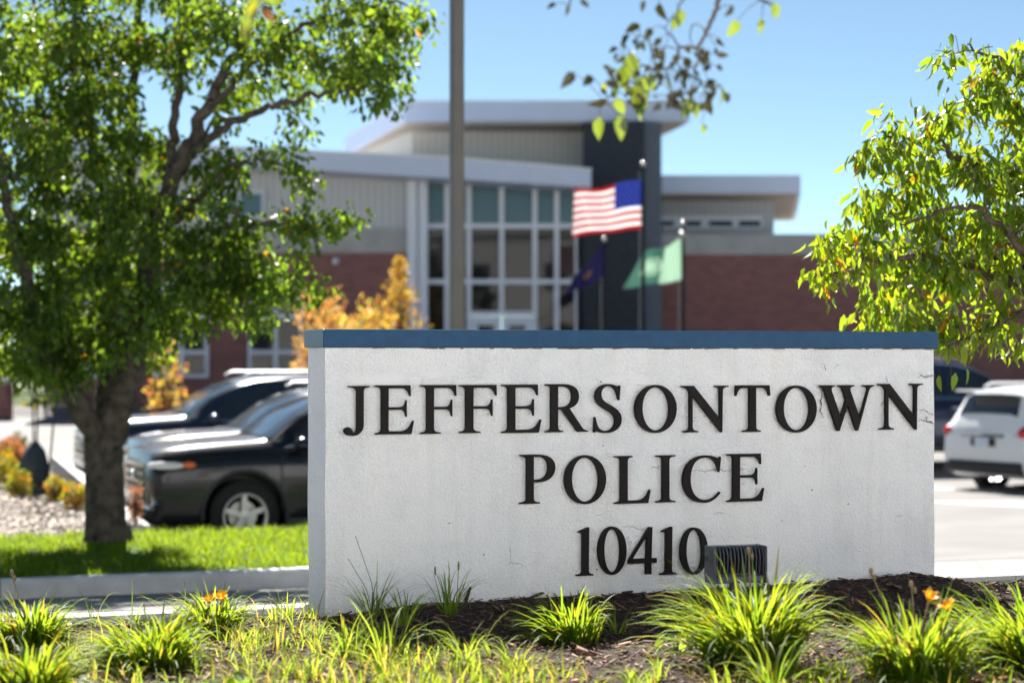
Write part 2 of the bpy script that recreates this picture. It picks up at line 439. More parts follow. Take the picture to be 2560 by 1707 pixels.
m.add(vsF, fsF)
# cracks: thin irregular ribbons, and smooth touch-up patches, lying on the face
def ribbon(path, wd, y=-.0052, jit=.004, sub=7):
    pts = []
    for (a, b) in zip(path[:-1], path[1:]):
        for i in range(sub): 
            t = i / sub; pts.append((a[0] + (b[0] - a[0]) * t + rnd.gauss(0, jit), a[1] + (b[1] - a[1]) * t + rnd.gauss(0, jit)))
    pts.append(path[-1]); vs_, fs_ = [], []
    for i, (x, z) in enumerate(pts):
        q = pts[min(i + 1, len(pts) - 1)]; pq = pts[max(i - 1, 0)]
        dx, dz = q[0] - pq[0], q[1] - pq[1]; L = math.hypot(dx, dz) + 1e-6
        e = wd * (.35 + .65 * rnd.random()) * (.3 + .7 * math.sin(math.pi * (i + .3) / (len(pts) + .3)))
        vs_ += [(x - dz / L * e, y, z + dx / L * e), (x + dz / L * e, y, z - dx / L * e)]
    fs_ = [(2 * i, 2 * i + 2, 2 * i + 3, 2 * i + 1) for i in range(len(pts) - 1)]
    m.add(vs_, fs_)
m.cur = 1
def zb(x, y): return s_on(1540 + x * .35073, 800 + y * .35073)
for path, wd in [([(1455, 470), (1462, 560), (1455, 620), (1468, 700)], .0030), ([(2140, 398), (2200, 402), (2270, 397)], .0028),
                 ([(2145, 640), (2190, 640), (2225, 665), (2268, 682)], .0020), ([(2150, 718), (2215, 722), (2268, 736)], .0028),
                 ([(2213, 690), (2216, 722)], .0022), ([(1925, 400), (1926, 445)], .0018), ([(1915, 570), (1880, 612)], .0018),
                 ([(250, 1050), (320, 1045)], .0012), ([(430, 1066), (560, 1064), (680, 1070), (760, 1066), (830, 1074), (1035, 1050)], .0014),
                 ([(995, 1180), (997, 1250)], .0014), ([(1468, 312), (1495, 362)], .0014), ([(1550, 345), (1590, 312)], .001),
                 ([(680, 1374), (780, 1371)], .0012), ([(1980, 1393), (2040, 1392)], .0014), ([(2075, 630), (2110, 655)], .0014),
                 ([(0, 1462), (120, 1475), (240, 1490)], .0010), ([(-160, 1390), (-70, 1385)], .0012)]:
    ribbon([zb(*p) for p in path], wd)
def zc(x, y): return s_on(700 + x * .2976, 1350 + y * .2976)
for path, wd in [([(1925, 36), (1932, 110), (1937, 185)], .0013), ([(1910, 205), (1937, 187), (2010, 192), (2065, 220)], .0014)]:
    ribbon([zc(*p) for p in path], wd, jit=.002)
for k in range(16):        # small chips and insect specks
    x, z = rnd.uniform(.1, 2.8), rnd.uniform(.2, TOPZ - .1)
    ribbon([(x, z), (x + .006, z + .004)], .0035, jit=.001, sub=2)
m.cur = 2
def patch(cx, cy, rx, ry, seed):
    x, z = s_on(cx, cy); r_ = random.Random(seed); n = 28; vs_ = []
    ph = [r_.uniform(0, 6.28) for _ in range(4)]
    for i in range(n):
        a = 2 * math.pi * i / n
        k = 1 + .22 * math.sin(2 * a + ph[0]) + .16 * math.sin(3 * a + ph[1]) + .10 * math.sin(5 * a + ph[2])
        vs_.append((x + rx * k * math.cos(a), -.0046 - .0002 * seed, z + ry * k * math.sin(a)))
    m.add(vs_, [tuple(range(n))])
for k, (cx, cy, rx, ry) in enumerate([(960, 948, .16, .022), (1085, 934, .085, .020), (1540, 945, .10, .020), (1600, 952, .05, .024), (1185, 955, .06, .012), (1003, 1020, .016, .035), (1240, 1030, .018, .03)]):
    patch(cx, cy, rx, ry, k)
m.cur = 3
for k in range(55):        # rusty dirt where the cap meets the stucco
    x = rnd.uniform(0, SIGN_W); L = rnd.uniform(.01, .07)
    m.add([(x, -.0055, TOPZ - .001), (x, -.0055, TOPZ - rnd.uniform(.002, .006)), (x + L, -.0055, TOPZ - rnd.uniform(.002, .005)), (x + L, -.0055, TOPZ - .001)], [(0, 1, 2, 3)])
body = m.build('stucco_wall', [M_stucco, M_crack, M_patch, M_rust], sign, smooth=50)
# cap: a box with rolled edges and a thin drip flange
m = MB(); c0 = s_on(808, 869)[0]; CAPH = .077
m.box(-.014, SIGN_W + .012, -.016, SIGN_T + .016, TOPZ + .0005, TOPZ + CAPH)
cap = m.build('cap', M_cap, sign, bevel=.004)

def path2poly(d, n=10):
    tok = d.replace(',', ' ').replace('M', ' M ').replace('L', ' L ').replace('C', ' C ').replace('Z', ' Z ').split()
    out = []; cur = []; i = 0; cmd = None; p = None
    while i < len(tok):
        if tok[i] in 'MLCZ':
            cmd = tok[i]; i += 1
            if cmd == 'Z': out.append(cur); cur = []
            continue
        if cmd in 'ML':
            p = (float(tok[i]), float(tok[i + 1])); i += 2; cur.append(p)
        else:
            q = [float(t) for t in tok[i:i + 6]]; i += 6
            a, b, c = (q[0], q[1]), (q[2], q[3]), (q[4], q[5])
            for k in range(1, n + 1):
                t = k / n; s = 1 - t
                cur.append(tuple(s ** 3 * p[j] + 3 * s * s * t * a[j] + 3 * s * t * t * b[j] + t ** 3 * c[j] for j in (0, 1)))
            p = c
    return out
def ell(cx, cy, rx, ry, k=.56, tilt=0.0):
    f = lambda x, y: f"{cx + x + tilt * y:.4f},{cy + y:.4f}"
    return (f"M{f(rx, 0)} C{f(rx, ry * k)} {f(rx * k, ry)} {f(0, ry)} C{f(-rx * k, ry)} {f(-rx, ry * k)} {f(-rx, 0)} "
            f"C{f(-rx, -ry * k)} {f(-rx * k, -ry)} {f(0, -ry)} C{f(rx * k, -ry)} {f(rx, -ry * k)} {f(rx, 0)}Z ")
ARM = "L.275,.497 L.50,.497 C.58,.497 .605,.45 .615,.35 L.64,.35 L.64,.70 L.615,.70 C.605,.60 .58,.556 .50,.556 L.275,.556 L.275,.90 C.275,.925 .28,.93 .30,.93 L.53,.93 C.63,.93 .67,.87 .692,.77 L.722,.77 L.715,1 L0,1 L0,.965 C.10,.955 .12,.94 .12,.87 L.12,.13 C.12,.06 .10,.045 0,.035Z"
GL = {
 'E': "M0,0 L.735,0 L.787,.28 L.757,.28 C.70,.13 .63,.075 .52,.07 L.30,.07 C.28,.07 .275,.08 .275,.10 " + ARM,
 'F': "M0,0 L.41,0 L.41,.035 C.30,.045 .275,.06 .275,.13 " + ARM,
 'J': "M.09,1 L.53,1 L.53,.965 C.43,.955 .41,.94 .41,.87 L.41,.22 C.41,.05 .32,-.04 .17,-.04 C.06,-.04 0,.01 0,.07 C0,.12 .04,.15 .09,.15 C.18,.15 .17,.04 .215,.04 C.25,.04 .255,.09 .255,.2 L.255,.87 C.255,.94 .22,.955 .09,.965Z",
 'R': "M0,0 L.37,0 L.37,.035 C.28,.045 .265,.06 .265,.13 L.265,.47 L.33,.47 L.64,.02 L.66,0 L.875,0 L.875,.035 C.80,.045 .78,.06 .74,.12 L.50,.49 C.62,.53 .69,.61 .69,.74 C.69,.92 .56,1 .36,1 L0,1 L0,.965 C.09,.955 .11,.94 .11,.87 L.11,.13 C.11,.06 .09,.045 0,.035Z M.265,.94 L.34,.94 C.47,.94 .535,.87 .535,.74 C.535,.6 .47,.525 .33,.525 L.265,.525Z",
 'S': "M.535,.67 L.555,.985 L.525,.985 C.515,.965 .50,.96 .48,.97 C.43,1 .37,1.015 .30,1.015 C.14,1.015 .03,.91 .03,.76 C.03,.62 .12,.55 .25,.47 C.36,.40 .43,.35 .43,.24 C.43,.12 .36,.035 .25,.035 C.14,.035 .07,.12 .045,.33 L.015,.33 L0,0 L.035,0 C.045,.02 .06,.03 .08,.02 C.13,-.005 .19,-.015 .25,-.015 C.45,-.015 .58,.10 .58,.27 C.58,.42 .48,.50 .36,.57 C.24,.64 .165,.69 .165,.79 C.165,.90 .22,.965 .31,.965 C.41,.965 .47,.87 .50,.67Z",
 'O': ell(.43, .5, .43, .515) + ell(.43, .5, .268, .455, .56, -.02),
 'N': "M0,1 L.26,1 L.80,.31 L.80,.87 C.80,.94 .78,.955 .70,.965 L.70,1 L1,1 L1,.965 C.90,.955 .875,.94 .875,.87 L.865,-.01 L.83,-.01 L.235,.76 L.235,.13 C.235,.06 .27,.045 .355,.035 L.355,0 L.03,0 L.03,.035 C.14,.045 .16,.06 .16,.13 L.16,.84 C.14,.91 .10,.955 0,.965Z",
 'T': "M.165,0 L.555,0 L.555,.035 C.47,.045 .455,.06 .455,.13 L.455,.935 L.58,.935 C.66,.935 .70,.88 .72,.765 L.76,.765 L.745,1 L.02,1 L0,.765 L.035,.765 C.06,.88 .10,.935 .18,.935 L.30,.935 L.30,.13 C.30,.06 .27,.045 .165,.035Z",
 'W': "M0,1 L.33,1 L.33,.965 C.27,.955 .255,.93 .275,.86 L.46,.32 L.565,.665 L.505,.87 C.48,.94 .46,.955 .41,.965 L.41,1 L.76,1 L.76,.965 C.68,.955 .655,.94 .68,.86 L.87,.31 L1.03,.86 C1.05,.94 1.03,.955 .94,.965 L.94,1 L1.19,1 L1.19,.965 C1.12,.955 1.10,.93 1.075,.86 L.84,0 L.79,0 L.615,.54 L.435,0 L.38,0 L.10,.87 C.075,.94 .06,.955 0,.965Z",
 'P': "M0,0 L.41,0 L.41,.035 C.30,.045 .285,.06 .285,.13 L.285,.44 C.31,.43 .34,.43 .37,.43 C.58,.43 .72,.55 .72,.73 C.72,.91 .58,1 .36,1 L0,1 L0,.965 C.11,.955 .13,.94 .13,.87 L.13,.13 C.13,.06 .11,.045 0,.035Z M.285,.945 L.36,.945 C.49,.945 .56,.87 .56,.73 C.56,.58 .48,.49 .35,.49 L.285,.49Z",
 'L': "M0,0 L.70,0 L.75,.29 L.72,.29 C.66,.12 .58,.075 .46,.07 L.30,.07 C.28,.07 .275,.08 .275,.10 L.275,.87 C.275,.94 .29,.955 .375,.965 L.375,1 L0,1 L0,.965 C.10,.955 .12,.94 .12,.87 L.12,.13 C.12,.06 .10,.045 0,.035Z",
 'I': "M0,0 L.41,0 L.41,.035 C.30,.045 .282,.06 .282,.13 L.282,.87 C.282,.94 .30,.955 .41,.965 L.41,1 L0,1 L0,.965 C.11,.955 .128,.94 .128,.87 L.128,.13 C.128,.06 .11,.045 0,.035Z",
 'C': "M.775,.64 L.81,.96 L.785,.985 C.775,.955 .755,.945 .72,.96 C.64,1 .56,1.015 .48,1.015 C.18,1.015 0,.79 0,.49 C0,.18 .19,-.015 .46,-.015 C.60,-.015 .70,.06 .80,.20 L.77,.225 C.69,.115 .60,.055 .49,.055 C.29,.055 .17,.23 .17,.50 C.17,.78 .28,.96 .48,.96 C.62,.96 .71,.87 .745,.64Z",
 '1': "M0,0 L.355,0 L.355,.035 C.28,.045 .26,.06 .26,.12 L.27,1 L.24,1 L.035,.915 L.04,.885 C.10,.895 .12,.88 .12,.83 L.115,.12 C.115,.06 .09,.045 0,.035Z",
 '0': ell(.30, .5, .30, .51) + ell(.30, .5, .158, .445, .58, -.015),
 '4': "M.36,0 L.49,0 L.49,.235 L.60,.235 L.60,.345 L.49,.345 L.51,1 L.43,1 L0,.31 L0,.235 L.36,.235Z M.365,.345 L.385,.80 L.095,.345Z",
}
def zA(x, y): return (740 + x * .35073, 800 + y * .35073)
def zB(x, y): return (1540 + x * .35073, 800 + y * .35073)
def zD(x, y): return (1400 + x * .2914, 1250 + y * .2914)
LET = [('J', zA, 342, 528, 468, 826), ('E', zA, 565, 845, 463, 815), ('F', zA, 888, 1147, 461, 811), ('F', zA, 1165, 1435, 460, 805),
       ('E', zA, 1467, 1753, 458, 804), ('R', zA, 1778, 2085, 454, 799), ('S', zA, 2122, 2325, 455, 805), ('O', zB, 135, 436, 460, 805),
       ('N', zB, 470, 806, 466, 803), ('T', zB, 850, 1103, 463, 797), ('O', zB, 1144, 1434, 464, 803), ('W', zB, 1452, 1843, 462, 790),
       ('N', zB, 1870, 2190, 452, 784),
       ('P', zA, 1597, 1852, 956, 1308), ('O', zA, 1913, 2214, 960, 1312), ('L', zB, -9, 250, 965, 1307), ('I', zB, 287, 427, 961, 1299),
       ('C', zB, 476, 752, 962, 1303), ('E', zB, 793, 1060, 951, 1293),
       ('1', zD, 142, 290, 230, 648), ('0', zD, 325, 575, 222, 640), ('4', zD, 588, 833, 230, 637), ('1', zD, 858, 1002, 225, 638), ('0', zD, 1031, 1273, 230, 640)]
YF = -.026                                  # letter faces stand 3 cm off the stucco
seen = {}
NTH = {1: 'first', 2: 'second', 3: 'third'}
for ch, zz, xa, xb, ya, yb in LET:
    polys = path2poly(GL[ch])
    allx = [p[0] for q in polys for p in q]; ally = [p[1] for q in polys for p in q]
    mnx, mxx, mny, mxy = min(allx), max(allx), min(ally), max(ally)
    A = s_on(*zz(xa, (ya + yb) / 2), YF)[0]; B = s_on(*zz(xb, (ya + yb) / 2), YF)[0]
    zt = s_on(*zz((xa + xb) / 2, ya), YF)[1]; zl = s_on(*zz((xa + xb) / 2, yb), YF)[1]
    cu = bpy.data.curves.new('letter', 'CURVE'); cu.dimensions = '2D'; cu.fill_mode = 'BOTH'; cu.extrude = .0075; cu.bevel_depth = .0015; cu.bevel_resolution = 1
    cu.offset = -.0024
    for q in polys:
        sp = cu.splines.new('POLY'); sp.points.add(len(q) - 1); sp.use_cyclic_u = True
        for k, (x, y) in enumerate(q):
            sp.points[k].co = (A + (x - mnx) / (mxx - mnx) * (B - A), zl + (y - mny) / (mxy - mny) * (zt - zl), 0, 1)
    tmp = bpy.data.objects.new('tmp', cu); COL.objects.link(tmp)
    me = bpy.data.meshes.new_from_object(tmp.evaluated_get(bpy.context.evaluated_depsgraph_get()))
    bpy.data.objects.remove(tmp); bpy.data.curves.remove(cu)
    me.transform(Matrix.Translation((0, YF + .009, 0)) @ Matrix.Rotation(R(90), 4, 'X'))
    # mounting studs reaching into the stucco
    bmx = bmesh.new(); bmx.from_mesh(me)
    me.materials.clear(); me.materials.append(M_letter)
    bmx.free()
    me.name = 'letter'; o = bpy.data.objects.new('letter', me); COL.objects.link(o); o.parent = sign
    seen[ch] = seen.get(ch, 0) + 1
    o['label'] = f"raised dark bronze {'digit' if ch.isdigit() else 'letter'} {ch}"

# ------------------------------------------------------------------ the police station (front face 55 m away)
def brick_mat():
    m = bpy.data.materials.new('red_brick'); m.use_nodes = True; t = m.node_tree; p = t.nodes['Principled BSDF']
    p.inputs['Roughness'].default_value = .9; p.inputs['Specular IOR Level'].default_value = .2
    tc = t.nodes.new('ShaderNodeTexCoord'); sp = t.nodes.new('ShaderNodeSeparateXYZ'); cb = t.nodes.new('ShaderNodeCombineXYZ')
    t.links.new(tc.outputs['Object'], sp.inputs[0]); t.links.new(sp.outputs['X'], cb.inputs['X']); t.links.new(sp.outputs['Z'], cb.inputs['Y'])
    b = t.nodes.new('ShaderNodeTexBrick'); t.links.new(cb.outputs[0], b.inputs['Vector'])
    b.inputs['Color1'].default_value = (.300, .122, .112, 1); b.inputs['Color2'].default_value = (.220, .088, .082, 1); b.inputs['Mortar'].default_value = (.22, .16, .15, 1)
    b.inputs['Scale'].default_value = 1.0; b.inputs['Brick Width'].default_value = .30; b.inputs['Row Height'].default_value = .10; b.inputs['Mortar Size'].default_value = .010
    t.links.new(b.outputs['Color'], p.inputs['Base Color']); return m
def siding_mat(name, col, pitch=.20):
    m = bpy.data.materials.new(name); m.use_nodes = True; t = m.node_tree; p = t.nodes['Principled BSDF']
    p.inputs['Base Color'].default_value = (*col, 1); p.inputs['Roughness'].default_value = .5
    tc = t.nodes.new('ShaderNodeTexCoord'); w = t.nodes.new('ShaderNodeTexWave'); w.wave_type = 'BANDS'; w.bands_direction = 'X'; w.wave_profile = 'SAW'
    w.inputs['Scale'].default_value = .314 / pitch / 1.0; t.links.new(tc.outputs['Object'], w.inputs['Vector'])
    r = t.nodes.new('ShaderNodeValToRGB'); e = r.color_ramp.elements
    e[0].position = .0; e[0].color = (*[c * .55 for c in col], 1); e[1].position = .25; e[1].color = (*col, 1)
    t.links.new(w.outputs['Fac'], r.inputs[0]); t.links.new(r.outputs[0], p.inputs['Base Color'])
    b = t.nodes.new('ShaderNodeBump'); b.inputs['Distance'].default_value = .05; t.links.new(w.outputs['Fac'], b.inputs['Height']); t.links.new(b.outputs[0], p.inputs['Normal'])
    return m
M_brick = brick_mat()
M_sidl = siding_mat('light_siding', (.54, .55, .57)); M_sidb = siding_mat('beige_siding', (.52, .49, .44))
M_band = pmat('concrete_band', (.40, .39, .38), .9, .2, var=.10, vscale=2)
M_fascia = pmat('white_fascia', (.50, .56, .71), .45, .5, var=.03, vscale=1)
M_soffit = pmat('soffit', (.42, .36, .30), .8, .2)
M_dbrick = pmat('dark_grey_brick', (.044, .049, .060), .85, .2, var=.25, vscale=14)
M_frame = pmat('white_frame', (.68, .71, .79), .5, .5)
def glassmat(name, col, rough=.03, ior=2.0):
    m = pmat(name, col, rough, .5); m.node_tree.nodes['Principled BSDF'].inputs['IOR'].default_value = ior; return m
M_glass = glassmat('dark_window_glass', (.010, .012, .013), ior=1.3); M_teal = glassmat('blind_window_glass', (.105, .185, .215), .08, 1.3)
GB = .8
stn = thing('police_station', 'two storey brick and siding police station with white flat roofs and a glass entrance', 'building', (0, 55, GB))
def S(o): return o
class BMB(MB):
    """builds in world space, then hangs the part under the station"""
    def part(s, name, mat, parent=stn, **k):
        off = Vector((0, 0, 0)); q = parent
        while q is not None: off += q.location; q = q.parent
        s.v = [tuple(Vector(p) - off) for p in s.v]
        return s.build(name, mat, parent, **k)
def pbox(m, x0, x1, ytop, ybot, d0, d1, ref=None):
    r_ = ref or d0
    m.box(X(x0, r_), X(x1, r_), d0, d1, Z(ybot, r_), Z(ytop, r_))
BASE = 1012
m = BMB(); pbox(m, 120, 1020, 632, BASE, 55, 70); m.part('brick_wall', M_brick)
m = BMB(); pbox(m, 118, 1022, 570, 632, 54.93, 70); m.part('concrete_band', M_band)
m = BMB(); pbox(m, 122, 1020, 389, 570, 55.02, 70); m.part('siding_wall', M_sidl)
m = BMB(); pbox(m, 1652, 2900, 632, BASE, 56, 72, 55); m.part('brick_wall', M_brick)
m = BMB(); pbox(m, 1652, 2902, 580, 632, 55.93, 72, 55); m.part('concrete_band', M_band)
m = BMB(); pbox(m, 1600, 1935, 483, 584, 60, 70); m.part('siding_wall', M_sidl)
m = BMB(); m.prism([(X(1600, 58), 58), (X(2002, 58), 58), (X(1990, 70), 70), (X(1600, 70), 70)], Z(483, 58), Z(438, 58)); m.part('roof', M_fascia)
m = BMB(); m.prism([(X(1600, 58.3), 58.3), (X(1992, 58.3), 58.3), (X(1980, 69), 69), (X(1600, 69), 69)], Z(483, 58) - .05, Z(483, 58) - .004); m.part('soffit', M_soffit)
m = BMB(); pbox(m, 1640, 1905, 540, 572, 59.90, 59.98, 60); fr = m.part('window_strip', M_frame)
for xa, xb in [(1648, 1684), (1714, 1752), (1772, 1830), (1846, 1900)]:
    m = BMB(); pbox(m, xa, xb, 553, 566, 59.86, 59.895, 60); m.part('window_pane', M_glass, fr)
# sloping lower roof over the left wing and the entrance
m = BMB(); yf, yb = 53.2, 66
pl = [(X(60, yf), Z(384, yf)), (X(520, yf), Z(411, yf)), (X(802, yf), Z(426, yf)), (X(1478, yf), Z(469, yf)), (X(1478, yf), Z(424, yf)), (X(1100, yf), Z(393, yf)), (X(802, yf), Z(380, yf)), (X(520, yf), Z(366, yf)), (X(60, yf), Z(339, yf))]
m.front(pl, yf, yb); m.part('lower_roof', M_fascia)
m = BMB()
pl2 = [(X(60, yf), Z(341, yf) ), (X(520, yf), Z(368, yf)), (X(802, yf), Z(382, yf)), (X(1100, yf), Z(395, yf)), (X(1480, yf), Z(426, yf)), (X(1480, yf), Z(421, yf)), (X(1100, yf), Z(390, yf)), (X(802, yf), Z(377, yf)), (X(520, yf), Z(363, yf)), (X(60, yf), Z(336, yf))]
m.front(pl2, yf - .08, yf - .004); m.part('roof_drip_edge', pmat('pale_edge', (.7, .72, .75), .4))
# upper volume: siding wall with an angled left return, roof slab with a raking left end
dw = 57
m = BMB(); zt_, zb_ = Z(303, 55), Z(430, 55)
m.prism([(X(1470, dw), dw), (X(1470, dw), 66), (X(880, 66), 66), (X(880, 64), 64), (X(994, 58.2), 58.2), (X(1030, dw), dw)][::-1], zb_, zt_); m.part('upper_wall', M_sidb)
roofpoly = [(X(1010, 55), 55), (X(1725, 55), 55), (X(1652, 58.7), 58.7), (X(1640, 66), 66), (X(862, 66), 66), (X(862, 64.4), 64.4)]
m = BMB(); m.prism(roofpoly, Z(303, 55), Z(255, 55)); m.part('upper_roof', M_fascia)
m = BMB(); m.prism([(x * 1.001 + .0, y - .05) if k < 2 else (x, y) for k, (x, y) in enumerate(roofpoly)], Z(255, 55) + .003, Z(251, 55)); m.part('roof_drip_edge', pmat('pale_edge', (.7, .72, .75), .4))
m = BMB(); m.prism([(X(1016, 55.2), 55.2), (X(1715, 55.2), 55.2), (X(1648, 58.5), 58.5), (X(1640, 65), 65), (X(880, 65), 65), (X(880, 64), 64)], Z(303, 55) - .06, Z(303, 55) - .004); m.part('soffit', M_soffit)
# dark tower
m = BMB(); m.prism([(X(1458, 55.0), 54.9), (X(1612, 54.2), 54.2), (X(1612, 59), 59), (X(1458, 59), 59)], GB - .3, Z(303, 55) - .065); m.part('tower', M_dbrick)
m = BMB(); m.prism([(X(1612, 54.6) + .004, 54.6), (X(1654, 54.9), 54.9), (X(1650, 59), 59), (X(1612, 54.6) + .004, 59)], GB - .3, Z(303, 55) - .065); m.part('corner_strip', pmat('paler_grey', (.115, .132, .165), .8, .2, var=.12, vscale=10))  # strip at the tower's right corner, a paler grey than the tower
# entrance: pilasters, mullions, panes, doors
m = BMB(); pbox(m, 1018, 1042, 425, BASE, 54.6, 55.6); m.part('pilaster', M_frame)
m = BMB(); pbox(m, 1046, 1068, 425, BASE, 54.7, 55.6); m.part('pilaster', M_frame)
cols_ = [1068, 1117, 1172, 1254, 1337, 1392, 1443]
m = BMB(); dg = 55.2
for c in cols_[1:]:
    bot = BASE if c != 1254 else 783
    pbox(m, c - 6, c + 6, 425, bot, dg - .10, dg + .05)
for j, y in enumerate((565, 704)):
    for a, b in zip(cols_[:-1], cols_[1:]): pbox(m, a + 6 if a != 1068 else a, b - 6, y - 6, y + 6, dg - .09, dg + .05)
pbox(m, 1178, 1248, 778, 790, dg - .09, dg + .05); pbox(m, 1260, 1331, 778, 790, dg - .09, dg + .05); pbox(m, 1248.5, 1259.5, 783.5, 790, dg - .09, dg + .05)
mf = m.part('mullion_frame', M_frame)
for a, b in zip(cols_[:-1], cols_[1:]):
    rows_ = [(425, 565, M_teal), (565, 704, M_glass), (704, 783 if a in (1172, 1254) else BASE, M_glass)]
    for ya, yb, mt in rows_:
        m = BMB(); pbox(m, a + 3, b - 3, ya + 3, yb - 3, dg, dg + .03); m.part('window_pane', mt)
for a, b in ((1178, 1253), (1255, 1331)):
    m = BMB(); pbox(m, a, b, 791, 812, dg - .08, dg + .04); pbox(m, a, a + 17, 812, BASE, dg - .08, dg + .04); pbox(m, b - 17, b, 812, BASE, dg - .08, dg + .04); pbox(m, a + 17, b - 17, 985, BASE, dg - .08, dg + .04)
    dr = m.part('door', M_frame)
    m = BMB(); pbox(m, a + 17, b - 17, 812, 985, dg - .02, dg + .01); m.part('door_pane', M_glass, dr)
    m = BMB(); hx = b - 22 if a < 1200 else a + 18; pbox(m, hx, hx + 4, 880, 930, dg - .16, dg - .09); m.part('handle', M_dbrick, dr)
m = BMB(); pbox(m, 1443, 1470, 425, BASE, 55.1, 56); m.part('pilaster', M_dbrick)
# arched windows in the brick
def arch_outline(cx, hw, ytop, ybot, d, grow=0):
    r = hw + grow; pts = [(X(cx - r, d), Z(ybot + grow, d)), (X(cx + r, d), Z(ybot + grow, d))]
    yc = ytop + hw
    for k in range(15):
        a = math.pi * k / 14
        pts.append((X(cx + r * math.cos(a), d), Z(yc - r * math.sin(a), d)))
    return pts
for cx in (689, 453, 217):
    d = 54.95
    inner = arch_outline(cx, 60, 706, 935, d); outer = arch_outline(cx, 60, 706, 935, d, 9)
    m = BMB(); n = len(inner)
    vs_ = [(x, yy, z) for yy in (d - .06, d + .04) for ring in (inner, outer) for x, z in ring]
    fs_ = []
    for i in range(n):
        j = (i + 1) % n
        fs_ += [(i, j, n + j, n + i), (2 * n + j, 2 * n + i, 3 * n + i, 3 * n + j), (j, i, 2 * n + i, 2 * n + j), (n + i, n + j, 3 * n + j, 3 * n + i)]
    m.add(vs_, fs_)
    pbox(m, cx - 6, cx + 6, 708, 934, d - .05, d + .03)
    for y in (791, 880):
        pbox(m, cx - 60, cx - 6.3, y - 5, y + 5, d - .045, d + .03); pbox(m, cx + 6.3, cx + 60, y - 5, y + 5, d - .045, d + .03)
    fr = m.part('arched_window', M_frame)
    m = BMB(); m.front(inner, d + .015, d + .03); m.part('window_pane', M_glass, fr)
m = BMB(); pbox(m, 300, 662, 476, 545, 54.9, 55.0); fr = m.part('window_strip', M_frame)
for a in range(306, 650, 59):
    m = BMB(); pbox(m, a, a + 52, 484, 538, 54.86, 54.895); m.part('window_pane', M_teal, fr)
m = BMB(); m.ball((X(839, 54.9), 54.9, Z(653, 54.9)), (.10, .12, .10)); m.part('wall_lamp', M_frame, smooth=60)

# ------------------------------------------------------------------ lamp post, flagpoles, flags
M_bronze = pmat('bronze_paint', (.115, .100, .088), .5, .5, var=.08, vscale=6)
M_black = pmat('black_paint', (.012, .012, .014), .4, .5)
LD = 20.0
lp = thing('lamp_post', 'tall square bronze lamp post rising behind the sign', 'lamp post', (X(1142, LD), LD, float(gprof(X(1142, LD), LD))), TH)
m = MB(); h = .062
m.box(-h, h, -h, h, .03, 8.2); m.build('pole', M_bronze, lp, bevel=.012)
m = MB(); m.box(-.16, .16, -.16, .16, 0, .03); m.build('base_plate', M_bronze, lp, bevel=.006)
m = MB(); m.box(-.05, .05, -.9, -.063, 8.0, 8.1); m.build('arm', M_bronze, lp, bevel=.01)
m = MB(); m.box(-.18, .18, -1.5, -.905, 7.98, 8.1); m.build('lamp_head', M_bronze, lp, bevel=.02)
M_pole = pmat('dark_pole', (.012, .013, .017), .65, .2); M_fin = pmat('finial_ball', (.50, .47, .46), .3, .5, metal=.8)
def flagpole(px, ball_y, d, label, r=.046):
    x = X(px, d); z0 = float(gprof(x, d)); zt = Z(ball_y, d)
    t = thing('flagpole', label, 'flagpole', (x, d, z0), group='flagpoles in front of the station')
    m = MB(); m.tube([(0, 0, 0), (0, 0, (zt - z0) * .5), (0, 0, zt - z0 - .07)], [r * 1.15, r, r * .75], 14); m.build('pole', M_pole, t, smooth=40)
    m = MB(); m.ball((0, 0, zt - z0), .06, 16, 10); m.build('finial', M_fin, t, smooth=60)
    m = MB(); m.lathe([(.0, .0), (.14, .0), (.14, .03), (.07, .06), (.062, .10)], 20); m.build('base_collar', M_pole, t, smooth=40)
    m = MB(); m.tube([(-.075, -.02, 1.2), (-.075, -.02, zt - z0 - .15)], .006, 5); m.build('halyard', M_fin, t)
    return t
D1, D2, D3 = 44.0, 46.0, 45.0
flagpole(1608, 410, D1, 'tallest dark flagpole, carrying the striped flag, in front of the dark tower')
flagpole(1511, 598, D2, 'dark flagpole carrying the navy flag, between glass entrance and dark tower')
flagpole(1707, 558, D3, 'dark flagpole carrying the pale green flag, in front of the right brick wing')
m = MB(); m.ball((X(1704, D3), D3 - .10, Z(586, D3)), .07, 14, 8)
tag(m.build('flag_counterweight', M_fin, smooth=60), 'small pale ball on the halyard just above the green flag', 'ball')
def clothmat(name, col, tcol=None, tf=.6):
    m = bpy.data.materials.new(name); m.use_nodes = True; t = m.node_tree; p = t.nodes['Principled BSDF']; out = t.nodes['Material Output']
    p.inputs['Base Color'].default_value = (*col, 1); p.inputs['Roughness'].default_value = .7
    tr = t.nodes.new('ShaderNodeBsdfTranslucent'); tr.inputs['Color'].default_value = (*(tcol or col), 1)
    mx = t.nodes.new('ShaderNodeMixShader'); mx.inputs[0].default_value = tf
    t.links.new(p.outputs[0], mx.inputs[1]); t.links.new(tr.outputs[0], mx.inputs[2]); t.links.new(mx.outputs[0], out.inputs[0]); return m
C_red = clothmat('red_cloth', (.55, .03, .04)); C_white = clothmat('white_cloth', (.88, .87, .86)); C_blue = clothmat('blue_cloth', (.02, .07, .34), (.03, .10, .42))
C_navy = clothmat('navy_cloth', (.015, .012, .10), (.03, .02, .16), .35); C_green = clothmat('green_cloth', (.12, .24, .20), (.20, .36, .30)); C_pale = clothmat('pale_green_cloth', (.50, .62, .52), (.55, .70, .58)); C_gold = clothmat('gold_cloth', (.20, .13, .06))
